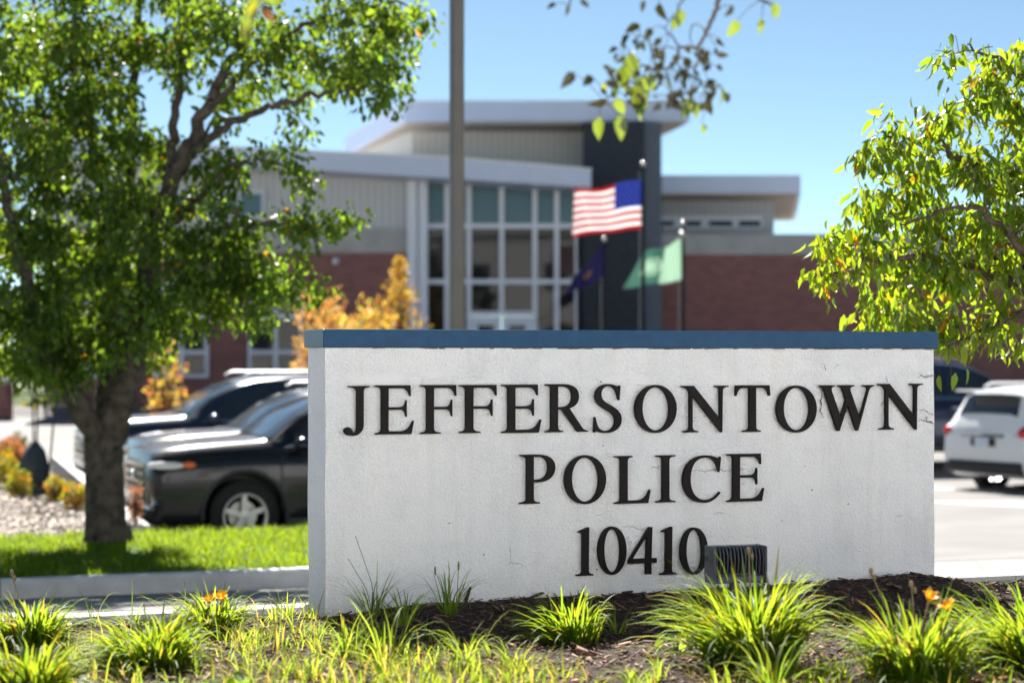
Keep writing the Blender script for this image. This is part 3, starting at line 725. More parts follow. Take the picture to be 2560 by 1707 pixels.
def flag(name, quad, d, nu, nv, matidx, mats, label, wave=.10, seed=0, phase=0.0, sag=0.0):
    """quad: photo points pole-top, pole-bottom, fly-bottom, fly-top; u runs from pole to fly."""
    P = [at(px, py, d) for px, py in quad]; V = []
    for j in range(nv + 1):
        for i in range(nu + 1):
            u, v = i / nu, j / nv
            p = (P[0] * (1 - u) + P[3] * u) * (1 - v) + (P[1] * (1 - u) + P[2] * u) * v
            w = wave * u ** .7 * math.sin(u * 8.5 + v * 1.6 + phase)
            p = p + Vector((0, w, .35 * w + .04 * u * math.sin(u * 7 + phase) - sag * math.sin(math.pi * u))); V.append(p)
    # thickness: two skins 3 mm apart
    n = len(V); V2 = V + [p + Vector((0, .003, 0)) for p in V]; fs = []; mi = []
    for j in range(nv):
        for i in range(nu):
            a = j * (nu + 1) + i; f = (a, a + nu + 1, a + nu + 2, a + 1)
            fs.append(f); mi.append(matidx((i + .5) / nu, (j + .5) / nv))
    m = MB(); m.v = [tuple(p) for p in V]; m.f = fs; m.mi = mi
    o = m.build(name, mats, smooth=80)
    sd = o.modifiers.new('hem', 'SOLIDIFY'); sd.thickness = .003
    return tag(o, label, 'flag'), P
def us_idx(u, v):
    if u < .40 and v < 7 / 13: return 2
    return 0 if int(v * 13) % 2 == 0 else 1
usf, UP = flag('striped_flag', [(1604, 449), (1604, 572), (1430, 594), (1436, 482)], D1 - .12, 40, 39, us_idx, [C_red, C_white, C_blue], 'red and white striped flag with blue starred canton flying from the tallest pole', .16, phase=.3, sag=-.02)
m = MB()
for r_ in range(9):
    for c_ in range(6 if r_ % 2 == 0 else 5):
        u = (.40 * (c_ + (.5 if r_ % 2 == 0 else 1.0)) / 6); v = (7 / 13) * (r_ + .5) / 9
        p = (UP[0] * (1 - u) + UP[3] * u) * (1 - v) + (UP[1] * (1 - u) + UP[2] * u) * v
        w = .16 * u ** .7 * math.sin(u * 8.5 + v * 1.6 + .3); p = p + Vector((0, w, .35 * w + .04 * u * math.sin(u * 7 + .3) + .02 * math.sin(math.pi * u)))
        vs_ = [(p.x + (.026 if k % 2 == 0 else .010) * math.sin(k * math.pi / 5), p.y - .012, p.z + (.026 if k % 2 == 0 else .010) * math.cos(k * math.pi / 5)) for k in range(10)]
        m.add(vs_, [tuple(range(10))])
st = m.build('stars', C_white); st.parent = usf
def ky_idx(u, v): return 1 if (u - .45) ** 2 + (v - .5) ** 2 < .018 else 0
flag('navy_flag', [(1508, 606), (1508, 690), (1412, 735), (1432, 700)], D2 - .1, 24, 14, ky_idx, [C_navy, C_gold], 'navy blue flag drooping from the pole beside the glass entrance', .14, phase=1.1, sag=.05)
def jt_idx(u, v):
    q = (u - .60) ** 2 * 1.6 + (v - .5) ** 2
    if q < .028 or .045 < q < .075: return 1
    return 1 if u < .40 else 0
flag('green_flag', [(1704, 596), (1704, 700), (1556, 722), (1600, 640)], D3 - .1, 36, 20, jt_idx, [C_green, C_pale], 'green and pale green flag with round emblem before the right brick wing', .16, phase=2.0, sag=.02)

# ------------------------------------------------------------------ cars
M_tyre = pmat('tyre_rubber', (.012, .012, .012), .8, .3); M_alloy = pmat('alloy_rim', (.38, .38, .39), .4, .5, metal=.8)
M_carglass = pmat('car_glass', (.010, .014, .018), .03, .6); M_carglass.node_tree.nodes['Principled BSDF'].inputs['IOR'].default_value = 1.8
M_trim = pmat('black_trim', (.016, .016, .018), .55, .4); M_chrome = pmat('chrome', (.62, .63, .65), .15, .5, metal=1.0)
M_lampc = pmat('headlight_lens', (.58, .59, .60), .08, .8); M_amber = pmat('amber_lens', (.60, .13, .02), .15, .6); M_redl = pmat('red_lens', (.50, .012, .012), .12, .7)
M_plate = pmat('licence_plate', (.55, .62, .70), .5, .4, var=.2, vscale=30)
def carpaint(name, col, metal=.2): m_ = pmat(name, col, .24, .3, metal=metal, coat=.30); m_.node_tree.nodes['Principled BSDF'].inputs['Coat Roughness'].default_value = .03; return m_
ST = [  # x, half width, bottom, belt, top, half width of roof
 (2.50, .84, .38, .88, .97, .66), (2.45, .91, .30, .99, 1.085, .75), (2.32, .945, .27, 1.04, 1.13, .80), (2.05, .97, .25, 1.075, 1.165, .83), (1.70, .985, .24, 1.10, 1.19, .84),
 (1.34, .985, .24, 1.12, 1.205, .84), (1.16, .985, .24, 1.12, 1.24, .825), (.80, .985, .24, 1.125, 1.50, .755), (.46, .985, .24, 1.105, 1.655, .70), (.20, .985, .24, 1.11, 1.725, .685),
 (-.3, .985, .24, 1.115, 1.76, .68), (-.9, .985, .24, 1.12, 1.765, .675), (-1.5, .985, .25, 1.13, 1.745, .665), (-2.0, .975, .27, 1.14, 1.70, .645), (-2.22, .965, .29, 1.14, 1.63, .635),
 (-2.36, .95, .31, 1.13, 1.34, .70), (-2.44, .93, .34, 1.10, 1.13, .76), (-2.48, .90, .42, .95, .99, .74)]
def car_ring(s):
    x, w, zb, be, zt, wt = s
    half = [(0, zb), (.75 * w, zb), (w * .955, zb + .05), (w * .985, zb + .16), (w, .62), (w * .99, .5 * (be + .62)), (w * .975, be - .05), (w * .93, be), (wt, zt - .045 if zt - be > .1 else zt - .02), (wt * .86, zt - .008), (0, zt)]
    return [(x, -y, z) for y, z in half] + [(x, y, z) for y, z in half[-2:0:-1]]
def interp_st(x):
    for a, b in zip(ST[:-1], ST[1:]):
        if b[0] <= x <= a[0]:
            t = (a[0] - x) / (a[0] - b[0]); return tuple(p + (q - p) * t for p, q in zip(a, b))
WB = (1.47, -1.46); WR = .385
def cut_arches(o):
    for wx in WB:
        for sgn in (-1, 1):
            m = MB(); m.lathe([(0, -.35), (.455, -.35), (.455, .35), (0, .35)], 32, 'Y', (wx, sgn * .95, WR + .02))
            c = m.build('cut', M_trim)
            md = o.modifiers.new('b', 'BOOLEAN'); md.object = c; md.operation = 'DIFFERENCE'; md.solver = 'EXACT'
            me = bpy.data.meshes.new_from_object(o.evaluated_get(bpy.context.evaluated_depsgraph_get()))
            o.modifiers.clear(); old = o.data; o.data = me; bpy.data.meshes.remove(old)
            cm = c.data; bpy.data.objects.remove(c); bpy.data.meshes.remove(cm)
    o.data.polygons.foreach_set('use_smooth', [True] * len(o.data.polygons)); o.data.set_sharp_from_angle(angle=R(38))
def side_patch(m, x0, x1, f0, f1, sgn, off=.006, n=10, slant0=0.0, slant1=0.0):
    vs_ = []
    for k in range(n + 1):
        for f in (f0, f1):
            t = k / n; x = x0 + (x1 - x0) * t + (slant0 * (1 - t) + slant1 * t) * (f - f0) / (f1 - f0)
            s = interp_st(x); _, w, zb, be, zt, wt = s
            y = w * .93 + (wt - w * .93) * f; z = be + (zt - .045 - be) * f
            vs_.append((x, sgn * (y + off), z + off * .3))
    m.add(vs_, [(2 * k, 2 * k + 2, 2 * k + 3, 2 * k + 1) for k in range(n)])
def make_suv(label, paint, kind='dark', roofmat=None):
    t = thing('parked_suv', label, 'car', group='cars parked at the station')
    n = len(car_ring(ST[0])); m = MB(); vs_ = [p for s in ST for p in car_ring(s)]
    fs_ = [(i * n + j, i * n + (j + 1) % n, (i + 1) * n + (j + 1) % n, (i + 1) * n + j) for i in range(len(ST) - 1) for j in range(n)] + [tuple(range(n))[::-1], tuple((len(ST) - 1) * n + j for j in range(n))]
    m.add(vs_, fs_); body = m.build('body', paint, t); cut_arches(body)
    for sgn in (-1, 1):
        for (a, b, s0, s1) in ((.98, .02, -.42, 0), (-.06, -1.02, 0, 0), (-1.10, -2.02, 0, .06)):
            m = MB(); side_patch(m, a, b, .08, .93, sgn, slant0=s0, slant1=s1); m.build('side_window', M_carglass, t, smooth=40)
        m = MB(); side_patch(m, 1.02, -2.10, .02, .075, sgn, .012); m.build('window_trim', M_chrome if kind != 'white' else M_trim, t)
        m = MB(); m.tube([(.35, sgn * .63, 1.745), (.25, sgn * .63, 1.80), (-1.7, sgn * .61, 1.80), (-1.85, sgn * .61, 1.745)], .022, 6); m.build('roof_rail', M_alloy if kind != 'white' else paint, t, smooth=60)
        m = MB(); m.ball((.86, sgn * 1.09, 1.16), (.09, .11, .085), 14, 10); m.tube([(.84, sgn * .96, 1.12), (.86, sgn * 1.06, 1.13)], .03, 6); m.build('wing_mirror', paint, t, smooth=60)
        for hx in (.18, -.92):
            m = MB(); m.box(hx - .12, hx + .10, sgn * .985 - .012, sgn * .985 + .022, .965, 1.0); m.build('door_handle', M_chrome if kind == 'chrome' else paint, t, bevel=.008)
        m = MB(); m.box(-1.0, 1.02, sgn * .97 - .03, sgn * .97 + .03, .27, .36); m.build('sill_trim', M_trim, t, bevel=.01)
        # doors seams
        m = MB()
        for dx in (1.06, .0, -1.06): m.box(dx - .004, dx + .004, sgn * .982 - .012, sgn * .982 + .0085, .45, 1.02)
        m.build('door_seam', M_trim, t)
        m = MB(); m.ball((2.25, sgn * .80, .945), (.26, .165, .07), 16, 10); hl = m.build('headlight', M_lampc, t, smooth=60)
        m = MB(); m.ball((2.07, sgn * .905, .95), (.10, .07, .05), 12, 8); m.build('indicator', M_amber, hl, smooth=60)
        m = MB(); m.tube([(2.46, sgn * .84, .68), (2.44, sgn * .90, .54), (2.49, sgn * .74, .47)], .030, 6); m.build('fog_lamp_trim', M_chrome, t, smooth=60)
        m = MB(); m.ball((-2.33, sgn * .83, 1.02), (.19, .135, .125), 16, 10); tl = m.build('taillight', M_redl, t, smooth=60)
        m = MB(); m.ball((-2.42, sgn * .74, .98), (.09, .09, .06), 12, 8); m.build('reversing_lamp', M_lampc, tl, smooth=60)
    # windscreen and rear window
    for nm, xa, xb, (fa, fb) in (('windscreen', 1.19, .44, (0, 1)), ('rear_window', -2.225, -2.37, (0, 1))):
        m = MB(); vs_ = []; k = 8
        for i in range(k + 1):
            x = xa + (xb - xa) * i / k; s = interp_st(x)
            for j in range(9):
                q = -1 + 2 * j / 8; wt = s[5] * (.97 if nm == 'windscreen' else .93); c = abs(q)
                z = s[4] - (.008 * (c / .86) if c < .86 else .008 + .037 * (c - .86) / .14)
                vs_.append((x + (.012 if nm == 'windscreen' else -.012), q * wt, z + .012))
        m.add(vs_, [(i * 9 + j, i * 9 + j + 1, (i + 1) * 9 + j + 1, (i + 1) * 9 + j) for i in range(k) for j in range(8)])
        m.build(nm, M_carglass, t, smooth=60)
    m = MB(); m.box(-2.52, -2.16, -.60, .60, 1.665, 1.695); m.build('spoiler', paint, t, bevel=.012)
    m = MB(); m.box(2.40, 2.505, -.64, .64, .60, .97); g = m.build('grille', M_trim, t, bevel=.03)
    m = MB()
    for z in (.66, .75, .84, .93): m.box(2.507, 2.525, -.57, .57, z - .018, z + .018)
    for k in range(7): m.box(2.506, 2.522, -.51 + k * .17 - .012, -.51 + k * .17 + .012, .679, .911)
    m.build('grille_bars', M_chrome, g)
    m = MB(); m.ball((2.535, 0, .82), (.02, .10, .05), 16, 8); m.build('badge', M_chrome, g, smooth=60)
    m = MB(); m.box(2.30, 2.52, -.74, .74, .30, .44); m.build('front_bumper', M_trim, t, bevel=.05)
    m = MB(); m.box(2.36, 2.545, -.60, .60, .245, .297); m.build('skid_plate', M_alloy, t, bevel=.02)
    m = MB(); m.box(-2.54, -2.20, -.86, .86, .36, .56); m.build('rear_bumper', M_trim, t, bevel=.05)
    m = MB(); m.box(-2.515, -2.45, -.26, .26, .80, .93); pl_ = m.build('plate_recess', M_trim, t, bevel=.01)
    m = MB(); m.box(-2.530, -2.517, -.155, .155, .79, .945); m.build('licence_plate', M_plate, t, bevel=.005)
    m = MB(); m.box(-2.53, -2.46, -.45, .45, .955, .985); m.build('tailgate_trim', M_chrome if kind != 'white' else M_trim, t, bevel=.008)
    for wx in WB:
        for sgn in (-1, 1):
            m = MB(); c = (wx, sgn * .86, WR)
            m.lathe([(.243, -.11), (.34, -.125), (.385, -.09), (.385, .09), (.34, .125), (.243, .11), (.243, -.11)], 32, 'Y', c); ty = m.build('tyre', M_tyre, t, smooth=50)
            m = MB(); m.lathe([(.245, -.10), (.245, .10), (.232, .11), (.225, .06), (.225, -.08)], 32, 'Y', c); yo = c[1] + sgn * .075
            for k in range(5):
                a = 2 * math.pi * k / 5 + .3; ca, sa = math.cos(a), math.sin(a)
                pts = [(.05, -.034), (.226, -.026), (.226, .026), (.05, .034)]
                P = [(c[0] + r * ca - q * sa, c[2] + r * sa + q * ca) for r, q in pts]
                m.add([(x, yo + e, z) for e in (-.02, .02) for x, z in P], [(0, 1, 2, 3), (7, 6, 5, 4)] + [(i, 4 + i, 4 + (i + 1) % 4, (i + 1) % 4) for i in range(4)])
            m.lathe([(.226, -.03), (.226, .03), (.250, .035), (.252, .0), (.226, -.03)], 32, 'Y', (c[0], yo + sgn * .02, c[2])); m.lathe([(0, -.02), (.065, -.02), (.065, .03), (0, .035)], 16, 'Y', (c[0], yo, c[2])); m.build('rim', M_alloy, ty, smooth=40)
            m = MB(); m.lathe([(0, -.06), (.16, -.06), (.16, -.03), (0, -.03)], 20, 'Y', (c[0], c[1] + sgn * .02, c[2])); m.build('brake_disc', M_alloy, ty, smooth=40)
            m = MB(); aa = np.linspace(-.12, math.pi + .12, 18)
            m.tube([(wx + .47 * math.cos(a), sgn * .965, WR + .02 + .47 * math.sin(a)) for a in aa], .032, 6); m.build('wheel_arch', M_trim, t, smooth=60)
    return t
def put(t, x, y, heading, scale=1.0, dz=0.0):
    t.location = (x, y, float(gprof(x, y)) + .005 + dz); t.rotation_euler = (0, 0, heading); t.scale = (scale,) * 3
P_black = carpaint('black_car_paint', (.008, .009, .013)); P_navy = carpaint('dark_grey_car_paint', (.020, .024, .034), .4); P_slate = carpaint('slate_car_paint', (.030, .040, .065), .4)
P_white = carpaint('white_car_paint', (.70, .71, .72), 0.0); P_blue = carpaint('dark_blue_car_paint', (.020, .028, .060), .4)
def front_at(t, px, d, head, scale=1.0, dz=0.0):
    """places the car so the middle of its nose projects to px at depth d"""
    x, y = X(px, d), d; put(t, x - math.cos(head) * 2.5 * scale, y - math.sin(head) * 2.5 * scale, head, scale, dz)
HD = math.pi + R(20)
car1 = make_suv('black SUV with chrome grille parked nose left, nearest the lawn beside the sign', P_black, 'chrome'); front_at(car1, 340, 22.3, HD)
car2 = make_suv('dark grey SUV mostly hidden between the nearest black SUV and the slate SUV', P_navy, 'chrome'); front_at(car2, 335, 25.6, HD)
car3 = make_suv('large slate SUV with bright roof parked farthest left of the row', P_slate, 'chrome'); front_at(car3, 205, 30.0, HD, 1.08)
car4 = make_suv('white SUV seen from behind with red tail lights, right of the sign', P_white, 'white')
hd4 = R(31); put(car4, X(2456, 32.0) + math.cos(hd4) * 2.5, 32.0 + math.sin(hd4) * 2.5, hd4, 1.0, -.08)
car5 = make_suv('dark blue SUV seen side on behind the white SUV', P_blue, 'chrome'); put(car5, X(2330, 37), 37, R(4), 1.09, .02)

# ------------------------------------------------------------------ leaves, trees, bushes
RS = np.random.RandomState
def norm(a): return a / (np.linalg.norm(a, axis=-1, keepdims=True) + 1e-9)
def leaf_mesh(name, P, D, L, mat, parent, rs, wratio=.55, fold=.25, curl=.25, hue=(.85, 1.15), autumn=.0, autumn_col=(2.6, 1.1, .4), up=None):
    """Leaves as folded, curled blades: base P, direction D, length L. Each has 8 verts, 6 triangles/quads split to tris."""
    n = len(P); D = norm(D)
    U = rs.normal(size=(n, 3)) if up is None else up + rs.normal(size=(n, 3)) * .7
    S_ = norm(np.cross(D, U)); N = np.cross(S_, D)
    L = np.asarray(L)[:, None]; W = L * wratio * .5 * rs.uniform(.8, 1.15, (n, 1))
    cv = curl * rs.uniform(.2, 1.6, (n, 1)); fo = fold * rs.uniform(.3, 1.6, (n, 1))
    def mid(t): return P + D * L * t - N * L * cv * t * t
    def side(t, w, s): return mid(t) + S_ * W * w * s + N * W * w * fo
    vs_ = [mid(0), side(.28, .92, -1), mid(.30), side(.28, .92, 1), side(.62, .78, -1), mid(.64), side(.62, .78, 1), mid(1.0)]
    V = np.stack(vs_, 1).reshape(-1, 3)
    tri = np.array([(0, 2, 1), (0, 3, 2), (1, 2, 5), (1, 5, 4), (2, 3, 6), (2, 6, 5), (4, 5, 7), (5, 6, 7)])
    Fq = (np.arange(n)[:, None, None] * 8 + tri[None]).reshape(-1, 3)
    k = rs.uniform(hue[0], hue[1], (n, 1)); warm = rs.normal(0, .12, (n, 1))
    T = np.concatenate([k * (1 + warm), k, k * (1 - np.abs(warm) * .5)], 1)
    if autumn > 0:
        a = rs.uniform(size=n) < autumn; T[a] = T[a] * np.array(autumn_col) * rs.uniform(.7, 1.2, (a.sum(), 1))
    return npmesh(name, V, Fq, mat, parent, tint=np.repeat(np.clip(T, 0, 8), 8, 0), smooth=True)

M_bark = pmat('grey_bark', (.070, .058, .050), .95, .15, var=.55, vscale=9, bump=1, bscale=26, bdist=.03)
M_bark2 = pmat('brown_twig_bark', (.075, .055, .042), .9, .2, var=.4, vscale=20, bump=.6, bscale=60, bdist=.01)

class Skel:
    """Branch skeleton: explicit limbs first, then twigs grown towards cluster centres from the nearest older branch point."""
    def __init__(s, rs): s.pts = np.zeros((0, 3)); s.rad = np.zeros(0); s.m = MB(); s.rs = rs
    def limb(s, pts, r0, r1, n=10, wob=.02, sub=6):
        P = [np.array(p, float) for p in pts]; out = []
        for i in range(len(P) - 1):
            p0 = P[max(i - 1, 0)]; p1, p2 = P[i], P[i + 1]; p3 = P[min(i + 2, len(P) - 1)]
            for k in range(sub):
                t = k / sub
                out.append(.5 * ((2 * p1) + (-p0 + p2) * t + (2 * p0 - 5 * p1 + 4 * p2 - p3) * t * t + (-p0 + 3 * p1 - 3 * p2 + p3) * t ** 3))
        out.append(P[-1]); out = np.array(out)
        out[1:-1] += s.rs.normal(0, wob, (len(out) - 2, 3))
        rad = r0 + (r1 - r0) * np.linspace(0, 1, len(out)) ** .8
        s.m.tube([tuple(p) for p in out], list(rad), n); s.pts = np.vstack([s.pts, out]); s.rad = np.concatenate([s.rad, rad])
        return out
    def twig(s, c, r1=.003, maxr=.03, droop=.0, n=5):
        dist = np.linalg.norm(s.pts - c, axis=1) + .25 * np.clip(s.pts[:, 2] - c[2], 0, None)
        i = int(np.argmin(dist)); a = s.pts[i]; L = np.linalg.norm(c - a)
        if L < .03: return np.array([a, c])
        r0 = min(s.rad[i] * .7, maxr, .006 + L * .018)
        mid = (a + c) / 2 + s.rs.normal(0, L * .10, 3) + np.array([0, 0, L * (.10 + droop)])
        k = max(4, int(L / .09)); k = min(k, 14); t = np.linspace(0, 1, k)[:, None]
        out = (1 - t) ** 2 * a + 2 * t * (1 - t) * mid + t * t * c
        out[1:-1] += s.rs.normal(0, L * .012, (k - 2, 3))
        rad = r0 + (r1 - r0) * np.linspace(0, 1, k)
        s.m.tube([tuple(p) for p in out], list(rad), n, cap=False); s.pts = np.vstack([s.pts, out[1:]]); s.rad = np.concatenate([s.rad, rad[1:]])
        return out

def grow(skel, centres, per, spread, leafL, rs, droop=.6, dirdown=(0, 0, -1), r1=.003, tdroop=0.0):
    order = np.argsort([np.min(np.linalg.norm(skel.pts - c, axis=1)) for c in centres])
    P, D = [], []
    for i in order:
        c = centres[i]; tw = skel.twig(c, r1, droop=tdroop)
        n = max(3, int(rs.poisson(per)))
        t = rs.uniform(.35, 1.0, n) * (len(tw) - 1); k = np.clip(t.astype(int), 0, len(tw) - 2)
        b = tw[k] + (tw[k + 1] - tw[k]) * (t - k)[:, None]
        off = norm(rs.normal(size=(n, 3))) * spread * rs.uniform(0, 1, (n, 1)) ** .6
        off[:, 2] *= .8
        d = norm(off + 1e-4) * (1 - droop) + np.array(dirdown) * droop + rs.normal(0, .28, (n, 3))
        P.append(b + off); D.append(d)
    return np.concatenate(P), np.concatenate(D)

def blob_centres(blobs, d0, rs, dens, pw=.45):
    C_ = []
    for px, py, r, dd, rd, w in blobs:            # pixel centre, radius in photo pixels, depth offset, depth radius (m), weight
        rr = r * d0 / F; n = max(1, int(dens * w * (r / 100.0) ** 2))
        q = norm(rs.normal(size=(n, 3))) * rs.uniform(0, 1, (n, 1)) ** pw
        c = np.array(at(px, py, d0 + dd)); C_.append(c + q * np.array([rr, rd, rr]))
    return np.concatenate(C_)

# --- the big pear tree on the lawn
def pear_tree():
    rs = RS(7); d = 17.6
    base = at(268, 1352, d); g = base.z
    t = thing('pear_tree', 'large multi-stemmed pear tree on the lawn left of the sign', 'tree', base)
    sk = Skel(rs); L = lambda pts: [np.array(at(px, py, d + dd)) - np.array(base) for px, py, dd in pts]
    tr = L([(272, 1372, 0), (270, 1340, 0), (264, 1280, 0), (262, 1200, .02), (258, 1130, .03), (256, 1085, .03)])
    sk.limb(tr, .192, .16, 20, .004)
    sk.limb(L([(272, 1380, 0), (271, 1348, 0), (268, 1318, 0)]), .27, .19, 20, .003)
    sk.limb(L([(250, 1120, 0), (215, 1030, -.15), (165, 950, -.3), (112, 870, -.5), (70, 740, -.7), (30, 560, -.9), (-10, 330, -1.0), (-60, 60, -1.0)]), .125, .022, 14)
    sk.limb(L([(255, 1110, .1), (262, 1000, .3), (272, 880, .5), (282, 720, .7), (303, 560, .8), (325, 380, .9), (338, 160, .9), (350, -150, .9), (360, -500, .8)]), .115, .02, 12)
    sk.limb(L([(268, 1120, 0), (305, 1000, -.1), (335, 880, -.2), (352, 760, -.25), (384, 610, -.3), (425, 470, -.35), (470, 365, -.4), (530, 250, -.4), (590, 130, -.5), (640, 0, -.5), (690, -160, -.5)]), .145, .02, 14)
    sk.limb(L([(452, 400, -.35), (505, 360, -.5), (580, 305, -.7), (680, 262, -.9), (780, 240, -1.0), (880, 222, -1.1), (980, 215, -1.2)]), .052, .010, 9)
    sk.limb(L([(425, 470, -.35), (432, 380, -.2), (440, 270, 0), (455, 130, .2), (470, -40, .3), (480, -300, .3)]), .06, .015, 9)
    sk.limb(L([(520, 275, -.4), (590, 200, -.5), (680, 120, -.6), (780, 55, -.7), (900, 20, -.8), (1010, 10, -.9)]), .038, .01, 8)
    sk.limb(L([(400, 570, -.3), (450, 540, -.5), (505, 490, -.7), (560, 440, -.9), (640, 400, -1.1), (740, 430, -1.3)]), .05, .008, 8)
    sk.limb(L([(384, 620, -.3), (460, 600, -.6), (560, 570, -.9), (680, 560, -1.1), (780, 565, -1.3), (860, 560, -1.4)]), .045, .006, 8)
    sk.limb(L([(300, 600, .8), (270, 520, .4), (240, 400, .2), (215, 220, .1), (190, 0, 0), (170, -250, 0)]), .07, .015, 9)
    sk.limb(L([(282, 720, .7), (350, 600, 1.2), (420, 480, 1.5), (520, 330, 1.7), (620, 160, 1.8)]), .06, .01, 8)
    sk.limb(L([(112, 870, -.5), (60, 820, -.3), (0, 760, 0), (-90, 660, .2)]), .06, .01, 8)
    sk.limb(L([(150, 930, -.2), (140, 800, .6), (120, 650, 1.0), (110, 450, 1.2), (90, 200, 1.3), (70, -100, 1.3)]), .08, .015, 9)
    blobs = [(80, 140, 170, 0, 1.3, 1), (260, 90, 160, 0, 1.3, 1), (430, 90, 130, 0, 1.2, .9), (120, 340, 170, 0, 1.5, 1.1), (330, 320, 130, .2, 1.4, .9), (50, 560, 160, 0, 1.5, 1.2), (230, 540, 150, .1, 1.5, 1.2),
             (90, 740, 150, 0, 1.4, 1.3), (270, 740, 140, 0, 1.4, 1.3), (160, 860, 110, -.2, 1.2, 1.2), (40, 870, 110, -.2, 1.2, 1.1), (380, 640, 110, -.6, .9, .8), (330, 850, 85, -.3, 1.0, 1.2), (410, 790, 80, -.5, .9, 1.0),
             (240, 920, 75, -.5, .7, .8), (110, 950, 60, -.4, .6, .7), (470, 720, 90, -.7, .9, 1.1), (560, 700, 85, -.8, .8, 1.1), (640, 720, 70, -.9, .7, 1.0), (560, 790, 70, -.9, .7, .9), (660, 800, 55, -1, .5, .9), (700, 740, 40, -1.1, .4, .9),
             (560, 620, 90, -.8, .9, .8), (660, 620, 70, -1.0, .7, .7), (480, 500, 90, -.5, 1.0, .5), (590, 470, 70, -.9, .7, .6), (700, 530, 50, -1.2, .5, .8),
             (600, 220, 90, -.4, 1.2, .7), (720, 170, 95, -.5, 1.2, .9), (850, 170, 95, -.7, 1.1, 1.0), (960, 150, 85, -.8, 1.0, 1.0), (1000, 90, 60, -.9, .7, .8), (920, 50, 90, -.7, 1.0, .9), (800, 50, 100, -.6, 1.1, .7), (650, 60, 90, -.5, 1.2, .5), (560, 60, 90, -.3, 1.2, .7),
             (990, 240, 40, -1.2, .5, 1.0), (900, 260, 40, -1.1, .5, .8), (760, 310, 45, -1.0, .5, .55), (690, 330, 45, -.9, .6, .5), (1030, 10, 40, -.9, .5, .8), (540, 400, 60, -.7, .7, .5),
             (730, 420, 35, -1.3, .35, 1.1), (790, 460, 32, -1.35, .3, 1.2), (690, 380, 40, -1.2, .4, .6), (830, 550, 26, -1.4, .25, 1.3), (880, 560, 24, -1.4, .22, 1.5), (780, 580, 28, -1.3, .25, 1.0), (760, 660, 26, -1.2, .3, .9), (820, 720, 26, -1.2, .25, .9), (760, 720, 30, -1.2, .25, .6),
             (-120, 250, 170, 0, 1.5, .8), (-150, 550, 180, 0, 1.5, .8), (-140, 800, 130, 0, 1.2, .7),
             (100, -180, 200, 0, 1.6, .35), (350, -200, 200, 0, 1.6, .32), (600, -180, 170, -.3, 1.5, .25), (850, -120, 140, -.6, 1.2, .3), (-150, -100, 200, 0, 1.5, .3), (200, -500, 230, 0, 1.6, .15), (500, -480, 210, 0, 1.5, .12), (-50, -450, 200, 0, 1.5, .12)]
    C_ = blob_centres(blobs, d, rs, 12.5) - np.array(base)
    P, D = grow(sk, C_, 74, .20, .08, rs, droop=.6)
    sk.m.build('trunk', M_bark, t, smooth=70)
    mat = leafmat('pear_leaf', (.040, .075, .012), (.26, .39, .020), .46, .45, .4)
    leaf_mesh('crown', P, D, rs.uniform(.045, .09, len(P)), mat, t, rs, .60, hue=(.5, 1.4), autumn=.003, autumn_col=(4.0, 1.0, .6))
pear_tree()

